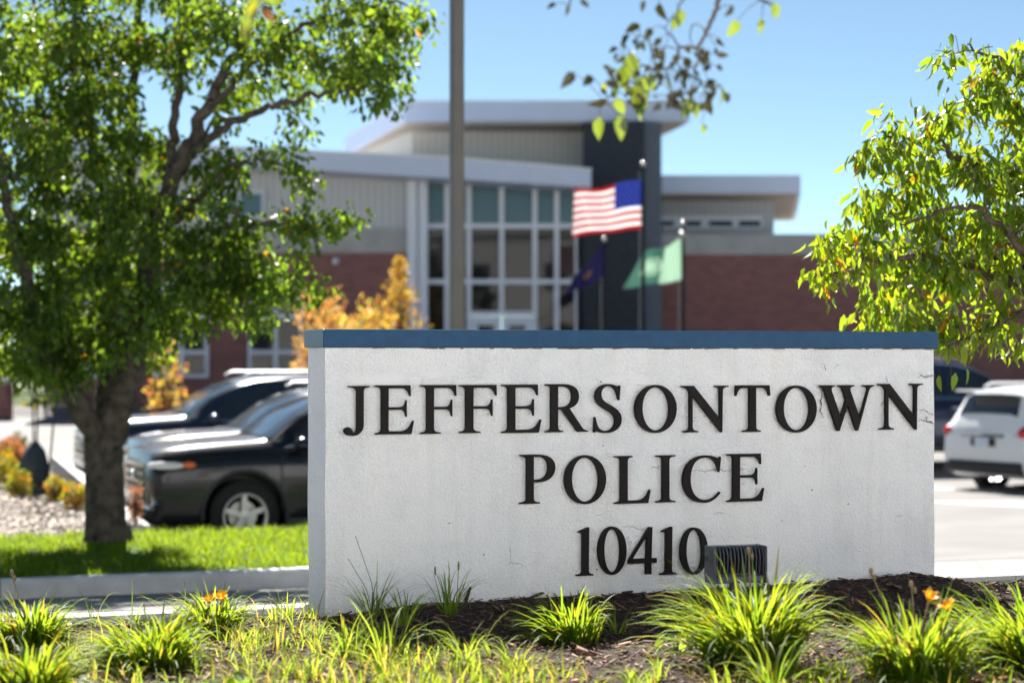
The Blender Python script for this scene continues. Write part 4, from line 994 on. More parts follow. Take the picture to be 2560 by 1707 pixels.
# --- the drooping tree at the right, close behind the sign
def cherry_tree():
    rs = RS(21); d = 10.6
    base = Vector((X(2760, d), d + .5, float(gprof(X(2760, d), d + .5)) - .05))
    t = thing('weeping_cherry_tree', 'bright green drooping tree at the right, its branches hanging behind the sign', 'tree', base)
    sk = Skel(rs); L = lambda pts: [np.array(at(px, py, d + dd)) - np.array(base) for px, py, dd in pts]
    sk.limb([np.array((0, 0, -.05)), np.array((-.01, 0, .5)), np.array((.02, -.05, 1.0))] + L([(2740, 760, .4), (2720, 620, .4), (2700, 420, .3), (2690, 200, .3)]), .12, .04, 14, .008)
    sk.limb(L([(2735, 780, .4), (2650, 760, .3), (2540, 715, .1), (2430, 670, 0), (2330, 640, -.1), (2200, 650, -.2), (2080, 690, -.3)]), .055, .006, 9, .012)
    sk.limb(L([(2725, 650, .4), (2640, 560, .2), (2540, 470, .1), (2420, 400, 0), (2300, 360, -.1), (2190, 330, -.2)]), .05, .005, 9, .012)
    sk.limb(L([(2700, 420, .3), (2640, 310, .2), (2580, 220, 0), (2510, 150, -.1), (2420, 110, -.2)]), .04, .004, 8, .012)
    sk.limb(L([(2640, 760, .3), (2540, 790, 0), (2440, 830, -.1), (2370, 870, -.15)]), .035, .004, 8, .012)
    sk.limb(L([(2540, 715, .1), (2480, 640, .3), (2400, 560, .4), (2280, 500, .5), (2150, 520, .5)]), .03, .004, 8, .012)
    sk.limb(L([(2600, 740, .3), (2560, 640, -.2), (2500, 560, -.4), (2400, 520, -.5), (2250, 560, -.5)]), .03, .004, 8, .012)
    blobs = [(2380, 130, 40, 0, .15, 1.1), (2480, 160, 50, 0, .25, .9), (2560, 150, 55, 0, .3, 1), (2450, 240, 70, 0, .3, 1), (2540, 260, 80, 0, .4, 1), (2360, 300, 60, -.1, .3, 1.1), (2240, 350, 60, -.1, .25, 1.1), (2180, 400, 45, -.2, .2, 1.1),
             (2300, 420, 80, 0, .4, 1.1), (2430, 420, 90, 0, .5, 1.1), (2540, 430, 90, .1, .5, 1.1), (2190, 500, 65, -.1, .3, 1.1), (2320, 540, 85, 0, .45, 1.2), (2450, 560, 90, 0, .5, 1.1), (2550, 580, 80, .1, .5, .9), (2150, 580, 50, -.2, .25, 1),
             (2080, 620, 42, -.3, .2, 1.1), (2060, 700, 34, -.3, .15, 1.2), (2170, 660, 60, -.2, .3, 1.0), (2280, 660, 80, 0, .4, 1.1), (2390, 690, 80, 0, .4, .9), (2500, 680, 80, 0, .4, .7), (2180, 770, 60, -.1, .3, 1.2), (2260, 790, 65, 0, .35, 1.3), (2350, 800, 60, 0, .3, 1.0),
             (2440, 800, 65, 0, .3, .7), (2530, 790, 60, 0, .3, .6), (2380, 880, 26, -.1, .15, .8), (2370, 945, 18, -.1, .1, .9), (2460, 850, 38, -.1, .2, .5), (2540, 850, 40, 0, .25, .5), (2400, 840, 36, -.1, .2, .6),
             (2680, 300, 150, .1, .6, .6), (2680, 550, 150, .1, .6, .6), (2700, 180, 90, .1, .5, .4), (2660, 780, 90, 0, .4, .5)]
    blobs = [(a, b, r * 1.22, e, f * 1.2, w * .7) for a, b, r, e, f, w in blobs]
    C_ = blob_centres(blobs, d, rs, 46.0, .8) - np.array(base)
    P, D = grow(sk, C_, 7.0, .10, .09, rs, droop=.72, r1=.0018, tdroop=.12)
    sk.m.build('trunk', M_bark2, t, smooth=70)
    mat = leafmat('cherry_leaf', (.045, .095, .012), (.36, .47, .012), .50, .30, .6)
    leaf_mesh('crown', P, D, rs.uniform(.05, .112, len(P)), mat, t, rs, .36, fold=.5, curl=.35, hue=(.75, 1.2), autumn=.025, autumn_col=(2.2, .75, .3))
cherry_tree()

# --- the branch that hangs into the top of the picture, from a tree whose trunk stands out of frame
def hanging_tree():
    rs = RS(5); d = 5.2
    base = Vector((2.9, 5.6, 1.05))
    t = thing('overhanging_tree', 'sparse tree out of frame whose thin twigs hang into the top of the picture', 'tree', base)
    sk = Skel(rs); L = lambda pts, dd0=0: [np.array(at(px, py, d + dd)) - np.array(base) for px, py, dd in pts]
    sk.limb([np.array((0, 0, -.05)), np.array((0, 0, 1)), np.array((-.05, 0, 2.0)), np.array((-.3, -.05, 2.8)), np.array((-.8, -.15, 3.2)), np.array((-1.6, -.2, 3.0))] + L([(1900, -420, .2), (1850, -150, .1), (1800, -40, 0)]), .09, .008, 10, .01)
    sk.limb(L([(1800, -40, 0), (1790, 20, 0), (1772, 70, 0), (1745, 118, 0)]), .008, .0045, 7, .002)
    sk.limb(L([(1745, 118, 0), (1700, 120, 0), (1695, 150, .02), (1645, 175, .04), (1600, 165, .05), (1570, 200, .05), (1530, 235, .05), (1500, 270, .05)]), .0045, .002, 6, .002)
    sk.limb(L([(1745, 118, 0), (1750, 150, 0), (1735, 175, -.02), (1755, 210, -.03), (1770, 235, -.03), (1800, 210, -.05)]), .004, .002, 6, .002)
    sk.limb(L([(1755, 210, -.03), (1720, 230, -.04), (1690, 245, -.05)]), .003, .0015, 6, .001)
    sk.limb(L([(1700, 120, 0), (1680, 90, .02), (1655, 65, .03)]), .003, .0015, 6, .001)
    sk.limb(L([(1770, 75, 0), (1735, 60, .1), (1725, 100, .1)]), .0025, .0015, 6, .001)
    sk.limb(L([(1640, 175, .04), (1630, 130, .05), (1620, 95, .05), (1590, 90, .06)]), .003, .0015, 6, .001)
    sk.limb(L([(1850, -150, .1), (1870, -60, .1), (1900, -10, .1), (1930, 15, .1)]), .006, .003, 6, .002)
    sk.limb(L([(1800, -40, 0), (1740, -30, -.1), (1700, 10, -.15), (1695, 40, -.15)]), .005, .002, 6, .002)
    sk.limb(L([(1740, -30, -.1), (1640, -60, 0), (1500, -90, .1), (1430, -30, .2), (1425, 15, .2)]), .004, .0015, 6, .002)
    sk.limb(L([(1740, -60, -.1), (1400, -330, -.4), (900, -330, -.9), (690, -120, -1.1), (648, -20, -1.15), (640, 40, -1.15)]), .008, .002, 6, .004)
    P, D, S_, T = [], [], [], []
    lv = [(1500, 290, -6, 62, 0), (1545, 285, 14, 66, 0), (1575, 130, 10, 80, 0), (1560, 160, -5, 70, 0), (1600, 190, 20, 60, 0), (1625, 180, 8, 50, 0), (1545, 200, -10, 50, 0), (1600, 225, 4, 70, 0), (1590, 210, -14, 50, 0), (1435, 180, -35, 55, 1), (1480, 190, -40, 42, 1), (1508, 205, 12, 30, 2),
          (1520, 250, -60, 50, 1), (1540, 245, 22, 45, 0), (1600, 250, -2, 50, 0), (1700, 20, 2, 48, 0), (1690, 38, -4, 44, 0), (1648, 5, 10, 50, 1), (1675, 240, 35, 50, 1), (1725, 240, 5, 45, 0), (1720, 260, -20, 42, 0), (1735, 250, 10, 48, 0), (1765, 245, 18, 50, 1), (1805, 215, 14, 45, 0), (1810, 230, 35, 40, 1), (1755, 310, 25, 32, 0), (1845, 50, -25, 50, 0), (1905, 45, -5, 42, 0), (1935, 5, 15, 45, 0),
          (1835, 15, -35, 40, 1), (1610, 0, -10, 30, 1), (1665, 205, 60, 20, 0), (1420, 12, 0, 28, 1), (1450, 0, 60, 30, 1), (1390, 8, -60, 28, 1), (1630, 70, -30, 40, 1), (1600, 60, -60, 46, 1), (1575, 85, -40, 40, 1), (1655, 95, -50, 30, 1), (1770, 200, 55, 34, 1), (1790, 135, 80, 34, 1),
          (635, -30, 10, 55, 0), (655, -20, 50, 50, 0), (625, 35, -15, 55, 0), (658, 20, 40, 40, 3), (615, 62, -5, 46, 2), (690, -25, 20, 40, 0), (640, 5, -40, 44, 2)]
    lv += [(rs.uniform(1500, 1800), rs.uniform(90, 260), rs.uniform(-70, 70), rs.uniform(18, 34), 1) for _ in range(90)]
    for px, py, ang, ln, kind in lv:
        dd = (-1.15 if px < 800 else 0) + rs.normal(0, .05)
        p = np.array(at(px, py, d + dd)) - np.array(base); P.append(p)
        a = math.radians(ang); D.append((math.sin(a), rs.normal(0, .3), -math.cos(a))); S_.append(ln * (d + dd) / F * 1.0)
        T.append([(.85, .8, 1), (.13, .09, .32), (1.5, 1.05, .4), (.9, .16, .4)][kind])
        # a thin stalk back to the nearest twig
    P, D, S_ = np.array(P), np.array(D), np.array(S_)
    for p in P:
        i = int(np.argmin(np.linalg.norm(sk.pts - p, axis=1))); a = sk.pts[i]
        if np.linalg.norm(a - p) > .005: sk.m.tube([tuple(a), tuple((a + p) / 2 + np.array((0, 0, .006))), tuple(p)], [.0014, .0012, .0010], 5, cap=False)
    sk.m.build('trunk', M_bark2, t, smooth=70)
    mat = leafmat('hanging_leaf', (.040, .075, .012), (.26, .36, .015), .5, .3, .6)
    o = leaf_mesh('crown', P, D, S_, mat, t, rs, .62, fold=.35, curl=.3, hue=(.8, 1.1), up=np.tile(np.array((0, -1.6, 0)), (len(P), 1)))
    a = o.data.color_attributes['tint']; arr = np.ones((len(P) * 8, 4), np.float32); arr[:, :3] = np.repeat(np.array(T, np.float32) * rs.uniform(.8, 1.1, (len(P), 1)), 8, 0); a.data.foreach_set('color', arr.ravel())
hanging_tree()

# --- shrubs and bushes
def bush(name, label, cat, px, py_base, d, w, h, n, L, mat, seed, group=None, squash=1.0, spire=False, autumn=0, acol=(2, 1, .5), z=None):
    rs = RS(seed); z = Z(py_base, d) if z is None else z
    t = thing(name, label, cat, (X(px, d), d, z), group=group)
    m = MB(); P, D = [], []
    for k in range(14):
        a = rs.uniform(0, 6.28); r = w * .35 * rs.uniform(.2, 1); tip = (r * math.cos(a), r * math.sin(a), h * rs.uniform(.45, .85))
        m.tube([(0, 0, -.03), (tip[0] * .4, tip[1] * .4, tip[2] * .5), tip], [.018 * h + .004, .012 * h + .003, .003], 5)
    q = norm(rs.normal(size=(n, 3))); rad = rs.uniform(0, 1, (n, 1)) ** .4
    lump = 1 + .18 * np.sin(q[:, :1] * 5 + seed) + .15 * np.sin(q[:, 2:] * 6 + 2 * seed) + .12 * np.sin(q[:, 1:2] * 8)
    P = q * rad * lump * np.array([w / 2, w / 2, h / 2]) + np.array([0, 0, h / 2])
    if spire:
        u = rs.uniform(0, 1, n) ** 1.4; a = rs.uniform(0, 6.28, n); r = (w / 2) * (1 - u) ** .75 * (1 + .45 * np.sin(u * 34 + 3 * a)) * rs.uniform(.1, 1, n) ** .6
        P = np.stack([r * np.cos(a), r * np.sin(a), u * h], 1); q = np.stack([np.cos(a), np.sin(a), .6 + 0 * a], 1)
    P[:, 2] = np.clip(P[:, 2], .02, None)
    D = q + np.array([0, 0, .35]) + rs.normal(0, .5, (n, 3))
    m.build('stems', M_bark2, t)
    leaf_mesh('foliage', P, D, rs.uniform(.7, 1.2, n) * L, mat, t, rs, .55, hue=(.65, 1.3), autumn=autumn, autumn_col=acol)
    return t
L_or = leafmat('orange_leaf', (.50, .26, .085), (.68, .38, .09), .45, .5, .3); L_yg = leafmat('yellow_green_leaf', (.17, .19, .025), (.42, .42, .03), .45, .5, .3)
L_rust = leafmat('rust_grass_leaf', (.26, .11, .06), (.42, .18, .07), .4, .6, .2); L_dkg = leafmat('dark_green_leaf', (.03, .055, .02), (.08, .13, .02), .4, .5, .3)
L_gold = leafmat('gold_leaf', (.45, .29, .05), (.66, .44, .06), .45, .5, .3)
gb = 'autumn shrubs in the gravel bed'
bush('autumn_shrub', 'yellow green shrub with orange tips touching the left edge of the photo', 'shrub', 18, 1215, 26, .42, .48, 900, .05, L_yg, 1, gb, autumn=.2, acol=(1.6, .55, .6), z=.45)
bush('autumn_shrub', 'yellow green shrub in the gravel just left of the dark watering bag', 'shrub', 46, 1250, 24.2, .34, .36, 700, .045, L_yg, 2, gb, autumn=.2, acol=(1.6, .55, .6), z=.46)
bush('autumn_shrub', 'yellow and orange shrub between the watering bag and the pear tree trunk, the taller one', 'shrub', 144, 1275, 23.5, .30, .33, 700, .045, L_yg, 3, gb, autumn=.25, acol=(1.7, .5, .6), z=.46)
bush('autumn_shrub', 'low round orange and green shrub beside the pear tree trunk', 'shrub', 190, 1295, 22.6, .32, .26, 700, .045, L_yg, 4, gb, autumn=.35, acol=(1.7, .5, .6), z=.47)
bush('autumn_shrub', 'small rust shrub just right of the pear tree trunk by the black SUV', 'shrub', 338, 1290, 20.2, .12, .42, 260, .045, L_rust, 5, gb, z=.47)
bush('rust_shrub', 'rust coloured feathery shrub near the fence at the left edge', 'shrub', 18, 1150, 30, .62, .55, 1200, .07, L_rust, 6, z=.43)
bush('green_shrub', 'dull green shrub behind the rust coloured one at the left', 'shrub', 45, 1100, 32.5, .45, .50, 600, .06, L_dkg, 7, z=.43)
bush('ginkgo_sapling', 'young tree with golden orange leaves beside the slate SUV', 'tree', 415, 1040, 34, .80, 2.25, 620, .085, L_gold, 8, autumn=.3, acol=(1.2, .55, .8), z=.2)
ob = 'orange bushes before the station entrance'
bush('orange_bush', 'orange red bush in front of the brick wall, next to the arched window', 'bush', 800, 1000, 45.6, 1.15, 3.0, 1500, .12, L_or, 11, ob, z=.6)
bush('orange_bush', 'orange and gold bush in the middle of the row before the brick wall', 'bush', 885, 1000, 46, 1.3, 2.95, 1600, .12, L_or, 12, ob, autumn=.45, acol=(1.1, 1.8, .9), z=.6)
bush('golden_spire_bush', 'tall pointed golden bush in front of the white pilasters', 'bush', 998, 1000, 46.4, 1.9, 3.9, 1700, .11, L_gold, 13, spire=True, autumn=.25, acol=(.9, .6, .8), z=.6)
bush('orange_bush', 'low gold bush at the foot of the pointed golden bush', 'bush', 950, 1000, 45.2, 1.0, 2.7, 1100, .12, L_gold, 14, ob, autumn=.3, acol=(.9, .6, .8), z=.6)

# a street tree behind the viewer: it shows only as a dark reflection in the station's glass
bush('street_tree', 'tall green street tree before the pale bounce building, mirrored in the entrance panes', 'tree', 1280, 1000, 30, 4.4, 9.0, 2600, .30, L_dkg, 60, z=1.0).location = (-5.4, -13.5, 1.0)

# staked young tree with its dark watering bag
def staked_tree():
    rs = RS(33); d = 25.0; base = at(92, 1245, d); base.z = .46
    t = thing('staked_young_tree', 'slim young tree held by two dark stakes in the gravel', 'tree', base)
    sk = Skel(rs); L = lambda pts: [np.array(at(px, py, d + dd)) - np.array(base) for px, py, dd in pts]
    sk.limb([np.array((0, 0, -.02)), np.array((.01, 0, .7)), np.array((.0, 0, 1.4)), np.array((.02, 0, 2.2))], .02, .008, 7, .004)
    C_ = blob_centres([(90, 930, 55, 0, .25, 1), (60, 980, 40, 0, .2, .8), (110, 900, 50, 0, .25, .8), (100, 990, 35, 0, .2, .8)], d, rs, 40) - np.array(base)
    P, D = grow(sk, C_, 9, .10, .08, rs, droop=.5)
    sk.m.build('trunk', M_bark2, t, smooth=60)
    leaf_mesh('crown', P, D, rs.uniform(.06, .09, len(P)), L_dkg, t, rs, .55, autumn=.25, autumn_col=(4, 2.2, .6))
    for px, px2, nm in ((82, 86, 'left'), (118, 140, 'right')):
        m = MB(); a = at(px2 if nm == 'right' else px, 985, d - .1) - base; b = at(px if nm == 'right' else px2, 1270 if nm == 'right' else 1190, d - .1) - base; b.z = -.03
        m.tube([tuple(b), tuple((a + b) / 2), tuple(a)], .013, 7)
        o = m.build('tree_stake', M_black, None, smooth=60); o.location = base
        tag(o, f"thin dark stake holding the slim young tree, {'nearest the trunk of the pear tree' if nm == 'right' else 'rising out of the watering bag'}", 'stake', 'stakes of the young tree')
    m = MB(); bag = pmat('watering_bag_fabric', (.022, .035, .045), .6, .4, var=.3, vscale=9)
    prof = [(.0, .0), (.17, .0), (.185, .15), (.17, .38), (.12, .56), (.05, .66), (.02, .68)]
    n = 28; vs_ = []
    for r, h in prof:
        for j in range(n):
            a = 2 * math.pi * j / n; k = 1 + .10 * math.sin(4 * a + h * 5) + .05 * math.sin(7 * a - h * 9)
            vs_.append((r * k * math.cos(a) + .05 * h, r * k * .85 * math.sin(a), h))
    m.add(vs_, [(i * n + j, i * n + (j + 1) % n, (i + 1) * n + (j + 1) % n, (i + 1) * n + j) for i in range(len(prof) - 1) for j in range(n)])
    o = m.build('watering_bag', bag, smooth=50); o.location = base + Vector((-.04, -.05, 0)); tag(o, 'dark blue grey watering bag wrapped around the slim young tree', 'bag')
staked_tree()

# black picket fence at the far left and the brick pier at its end
def fence():
    d = 50.0; z0 = Z(1095, d); zt = Z(972, d)
    t = thing('picket_fence', 'black metal picket fence far behind the gravel at the left edge', 'fence', (X(60, d), d, z0))
    x0, x1 = X(-420, d) - X(60, d), X(205, d) - X(60, d)
    for k in range(8):
        m = MB(); x = x0 + (x1 - x0) * k / 7; m.box(x - .035, x + .035, -.035, .035, -.3, zt - z0 + .08); m.build('post', M_black, t)
    m = MB()
    for h in (.12, zt - z0 - .12): m.box(x0, x1, -.02, .02, h - .02, h + .02)
    for k in range(96):
        x = x0 + (x1 - x0) * (k + .5) / 96; m.box(x - .010, x + .010, -.010, .010, .02, zt - z0)
    m.build('picket_panel', M_black, t)
    m = MB(); m.box(-.42, .42, -.3, .3, -.4, zt - z0 + .15); m.cur = 1; m.box(-.5, .5, -.38, .38, zt - z0 + .153, zt - z0 + .28)
    o = m.build('brick_pier', [M_brick, M_band]); o.location = (X(-18, d - 1), d - 1, z0); tag(o, 'brick pier with pale cap standing before the picket fence', 'pier')
fence()
def far_wood():
    rs = RS(44); n = 26000
    x = rs.uniform(-150, 150, n); h = 3.0 + 1.5 * np.sin(x * .11) + 1.2 * np.sin(x * .043 + 1) + .8 * np.sin(x * .31)
    P = np.stack([x, 112 + rs.normal(0, 3, n), .8 + np.clip(h, 1, 9) * rs.uniform(0, 1, n) ** .7 * .55], 1)
    D = rs.normal(size=(n, 3))
    o = leaf_mesh('far_wood', P, D, rs.uniform(.6, 1.3, n), leafmat('far_leaf', (.035, .06, .02), (.08, .12, .02), .35, .6, .2), None, rs, .8)
    tag(o, 'dark green line of trees on the horizon far behind the station', 'trees', kind='stuff')
far_wood()

# ------------------------------------------------------------------ floodlight in the bed
def floodlight():
    d = 8.33; M_h = pmat('flood_housing', (.050, .055, .068), .40, .5, var=.1, vscale=15, coat=.2); M_lens = pmat('flood_lens', (.10, .095, .09), .2, .5)
    x0, z = X(1838, d), bed_xy(X(1838, d), d)
    t = thing('flood_light', 'dark finned floodlight standing in the mulch before the last digit of the sign', 'floodlight', (x0, d, z), TH * .8)
    W = 136 * d / F; zt = Z(1363, d) - z; H = .155; zb_ = zt - H
    m = MB()                                 # housing: a shell with a sloping back, closed behind the fins
    prof = [(-.02, zb_), (.055, zb_), (.070, zb_ + .03), (.060, zt - .02), (.045, zt), (-.005, zt), (-.02, zt - .012)]
    n = len(prof); m.add([(s * W / 2, y, zz) for s in (-1, 1) for y, zz in prof], [tuple(range(n)), tuple(range(n, 2 * n))[::-1]] + [(i, n + i, n + (i + 1) % n, (i + 1) % n) for i in range(n)])
    m.build('housing', M_h, t, bevel=.004)
    for k in range(14):
        m = MB(); x = -W / 2 + .010 + (W - .020) * k / 13
        pr = [(-.0205, zt - .115), (-.050, zt - .112), (-.058, zt - .05), (-.046, zt - .012), (-.022, zt + .001), (-.0205, zt - .01)]
        m.add([(x + s, y, zz) for s in (-.0026, .0026) for y, zz in pr], [tuple(range(6)), tuple(range(6, 12))[::-1]] + [(i, 6 + i, 6 + (i + 1) % 6, (i + 1) % 6) for i in range(6)])
        m.build('fin', M_h, t, bevel=.0012)
    for s in (-1, 1):
        m = MB(); m.box(s * W / 2 - .006, s * W / 2 + .006, -.062, .05, zb_ + .002, zt + .002); m.build('end_plate', M_h, t, bevel=.006)
    m = MB(); m.box(-W / 2 + .008, W / 2 - .008, -.055, -.0205, zb_ + .004, zb_ + .036); m.build('lower_rim', M_h, t, bevel=.006)
    m = MB(); m.box(-W / 2 + .02, W / 2 - .02, .071, .076, zb_ + .03, zt - .03); m.build('lens', M_lens, t)
    m = MB(); m.tube([(0, .02, -.05), (0, .02, zb_ * .5), (0, .02, zb_)], [.022, .02, .018], 12); m.build('stem', M_h, t, smooth=40)
floodlight()

# ------------------------------------------------------------------ daylilies, grass and weeds in the bed
def blades(rs, n, L, W, spread, lean=(0, 0), upright=.5, sag=1.0, rows=7, zoff=0.0):
    """n arching blades from a crown at the origin, folded along the middle. returns V, F(quads), blade id per vertex"""
    az = rs.uniform(0, 2 * np.pi, n); r0 = spread * np.sqrt(rs.uniform(0, 1, n))
    b = np.stack([r0 * np.cos(az), r0 * np.sin(az), np.full(n, -.01 + zoff)], 1)
    az2 = az + rs.normal(0, .5, n); tilt = np.clip(rs.normal(1 - upright, .22, n), .02, 1.1) * 1.0
    h = np.stack([np.cos(az2), np.sin(az2), 0 * az2], 1) + np.array([lean[0], lean[1], 0]); hn = norm(h) * np.clip(np.linalg.norm(h, axis=1, keepdims=True), .3, 1.6)
    ln = L * rs.uniform(.55, 1.15, n); bend = sag * rs.uniform(.5, 1.6, n)
    ln_kink = rs.normal(0, .10, (n, rows + 1)); V = np.zeros((n, rows + 1, 3, 3)); p = b.copy(); a = tilt.copy()
    sv = norm(np.cross(hn, np.array([0, 0, 1.0]))); tw = rs.normal(0, .25, (n, 1)); sv = norm(sv + tw * hn)
    for k in range(rows + 1):
        t = k / rows; w = W * rs.uniform(.9, 1.1, n) * np.clip((1 - t) ** .55, .02, 1) * (.75 + .5 * min(1, t * 4)) * .5
        dirv = norm(hn * np.sin(a)[:, None] + np.array([0, 0, 1.0]) * np.cos(a)[:, None]); nn = np.cross(sv, dirv)
        V[:, k, 1] = p - nn * (w * .45)[:, None]; V[:, k, 0] = p - sv * w[:, None]; V[:, k, 2] = p + sv * w[:, None]
        p = p + dirv * (ln / rows)[:, None]; a = np.minimum(a + bend * (.10 + .34 * t) * 7 / rows + ln_kink[:, k], 2.75)
    V = V.reshape(n, -1, 3); q = []
    for k in range(rows):
        for s in (0, 1): q.append((k * 3 + s, k * 3 + s + 1, (k + 1) * 3 + s + 1, (k + 1) * 3 + s))
    Fq = (np.arange(n)[:, None, None] * (3 * (rows + 1)) + np.array(q)[None]).reshape(-1, 4)
    return V.reshape(-1, 3), Fq, 3 * (rows + 1)
def blade_tint(rs, n, k, brown=.05, tipbrown=.05, rows=7):
    g = rs.uniform(.65, 1.3, (n, 1)); T = np.concatenate([g * rs.uniform(.85, 1.3, (n, 1)), g, g * .9], 1)
    dead = rs.uniform(size=n) < brown; T[dead] = np.array([2.3, 1.15, 2.4]) * rs.uniform(.6, 1.1, (dead.sum(), 1))
    T = np.repeat(T[:, None, :], k, 1); tip = rs.uniform(size=n) < tipbrown
    T[tip, -6:, :] *= np.array([1.8, .85, .8])
    return T.reshape(-1, 3)
M_lily = leafmat('daylily_blade', (.050, .105, .010), (.33, .46, .025), .48, .55, .25)
M_grass = leafmat('weed_grass_blade', (.065, .125, .018), (.36, .49, .04), .5, .6, .2)
M_petal = leafmat('orange_petal', (.82, .40, .02), (.95, .52, .02), .4, .5, .3)
M_stalk = pmat('dry_stalk', (.20, .15, .09), .8, .2)
def flower(parent, base, tip, size, seed):
    """a lily: a scape and six recurved petals around a throat"""
    rs = RS(seed); base, tip = np.array(base), np.array(tip); m = MB()
    m.tube([tuple(base), tuple(base + (tip - base) * .5 + np.array((.01, 0, .01))), tuple(tip)], [.004, .0035, .003], 6); m.build('scape', M_stalk if seed % 2 else pmat('green_stalk', (.07, .13, .03), .6, .3), parent, smooth=60)
    ax = norm(np.array([rs.normal(0, .5), -.3 + rs.normal(0, .3), 1.0])); s1 = norm(np.cross(ax, [1, .2, .1])); s2 = np.cross(ax, s1)
    V, Fq = [], []
    for k in range(6):
        a = 2 * math.pi * k / 6 + rs.normal(0, .1); e = s1 * math.cos(a) + s2 * math.sin(a); sd = np.cross(ax, e); b0 = len(V)
        for i in range(6):
            t = i / 5; r = size * (.10 + .75 * t ** 1.7); zz = size * (1.15 * t - .35 * t ** 3); w = size * (.10 + .34 * math.sin(math.pi * min(1, t * .92 + .05))) * (.6 if k % 2 else 1)
            c = tip + e * r + ax * zz
            V += [c - sd * w, c + ax * -.12 * w, c + sd * w]
        for i in range(5):
            for s in (0, 1): Fq.append((b0 + 3 * i + s, b0 + 3 * i + s + 1, b0 + 3 * i + s + 4, b0 + 3 * i + s + 3))
    npmesh('flower', V, Fq, M_petal, parent, tint=np.tile(np.array([[1, 1, 1]]), (len(V), 1)) * rs.uniform(.85, 1.1, (len(V), 1)), smooth=True)
BEDZ = 1.115
def clump(name, label, cat, px, py, n, L, W, spread, lean, upright, seed, group, mat=M_lily, sag=.8, brown=.05, stalks=0, flowers=(), rot=0):
    rs = RS(seed); p = on_z(px, py, BEDZ); z = bed_xy(p.x, p.y)
    t = thing(name, label, cat, (p.x, p.y, z), group=group)
    n = int(n * (1.0 if mat is M_lily else 1)); brown *= .5; V, Fq, k = blades(rs, n, L * (.88 if mat is M_lily else 1), W * (1.05 if mat is M_lily else 1), spread, lean, upright, sag)
    T = blade_tint(rs, n, k, brown)
    if mat is M_lily:          # a second, shorter and untidier set of blades round the crown
        n2 = int(n * .8); V2, F2, _ = blades(rs, n2, L * .55, W * .85, spread * 1.5, (lean[0] * .5, lean[1]), upright + .1, .45)
        V = np.vstack([V, V2 + np.repeat(rs.normal(0, .012, (n2, 1, 3)), k, 1).reshape(-1, 3) * np.array([1, 1, .3])]); Fq = np.vstack([Fq, F2 + n * k]); T = np.vstack([T, blade_tint(rs, n2, k, brown + .05)])
    npmesh('blades', V, Fq, mat, t, tint=T, smooth=True)
    for j in range(stalks):
        m = MB(); a = rs.uniform(0, 6.28); q = rs.uniform(.02, .08); h = L * rs.uniform(.75, 1.05); e = (q * math.cos(a) + rs.normal(0, .10), q * math.sin(a), h)
        m.tube([(q * .5 * math.cos(a), q * .5 * math.sin(a), 0), ((e[0]) * .6, e[1], h * .6), e], [.0035, .003, .0022], 5); m.ball(e, (.008, .008, .014), 7, 5); m.ball((e[0] + .012, e[1], h - .02), (.006, .006, .012), 6, 4)
        m.build('seed_stalk', M_stalk, t, smooth=60)
    for j, (fx, fy, sz) in enumerate(flowers):
        f = at(fx, fy, p.y - .03) - Vector((p.x, p.y, z)); flower(t, (rs.normal(0, .03), 0, .05), tuple(f), sz, seed + j)
    return t
gl = 'daylily clumps planted before the sign'
clump('daylily_clump', 'dense daylily clump before the kerb at the left edge of the photo', 'daylily', 75, 1615, 260, .27, .012, .075, (-.1, 0), .62, 101, gl, stalks=1)
clump('daylily_clump', 'daylily clump cut off by the bottom left corner of the photo', 'daylily', 85, 1735, 260, .27, .012, .08, (-.05, 0), .62, 102, gl)
clump('daylily_clump', 'wide daylily clump leaning left, in the bed between corner clump and sign', 'daylily', 385, 1665, 330, .30, .011, .09, (-.35, -.1), .45, 103, gl, brown=.08)
clump('daylily_clump', 'short daylily clump with one orange yellow bloom before the low kerb', 'daylily', 530, 1580, 210, .23, .011, .075, (-.05, .1), .55, 104, gl, flowers=((525, 1507, .035), (555, 1500, .038)))
clump('daylily_clump', 'daylily clump swept left, in the shade edge under the numeral four', 'daylily', 1425, 1605, 190, .29, .011, .06, (-.55, 0), .52, 105, gl, brown=.05)
clump('daylily_clump', 'largest daylily clump, its blades in front of the floodlight', 'daylily', 1880, 1665, 460, .445, .013, .10, (-.32, 0), .60, 106, gl, brown=.06, stalks=1)
clump('daylily_clump', 'daylily clump with two orange blooms and dry stalks near the right end of the sign', 'daylily', 2290, 1700, 400, .36, .012, .10, (-.10, 0), .60, 107, gl, brown=.08, stalks=4, flowers=((2322, 1500, .036), (2372, 1522, .036)))
clump('daylily_clump', 'daylily clump cut off by the right edge of the photo', 'daylily', 2560, 1665, 400, .40, .012, .10, (-.35, 0), .56, 108, gl)
gt = 'grass tufts growing in the bed'
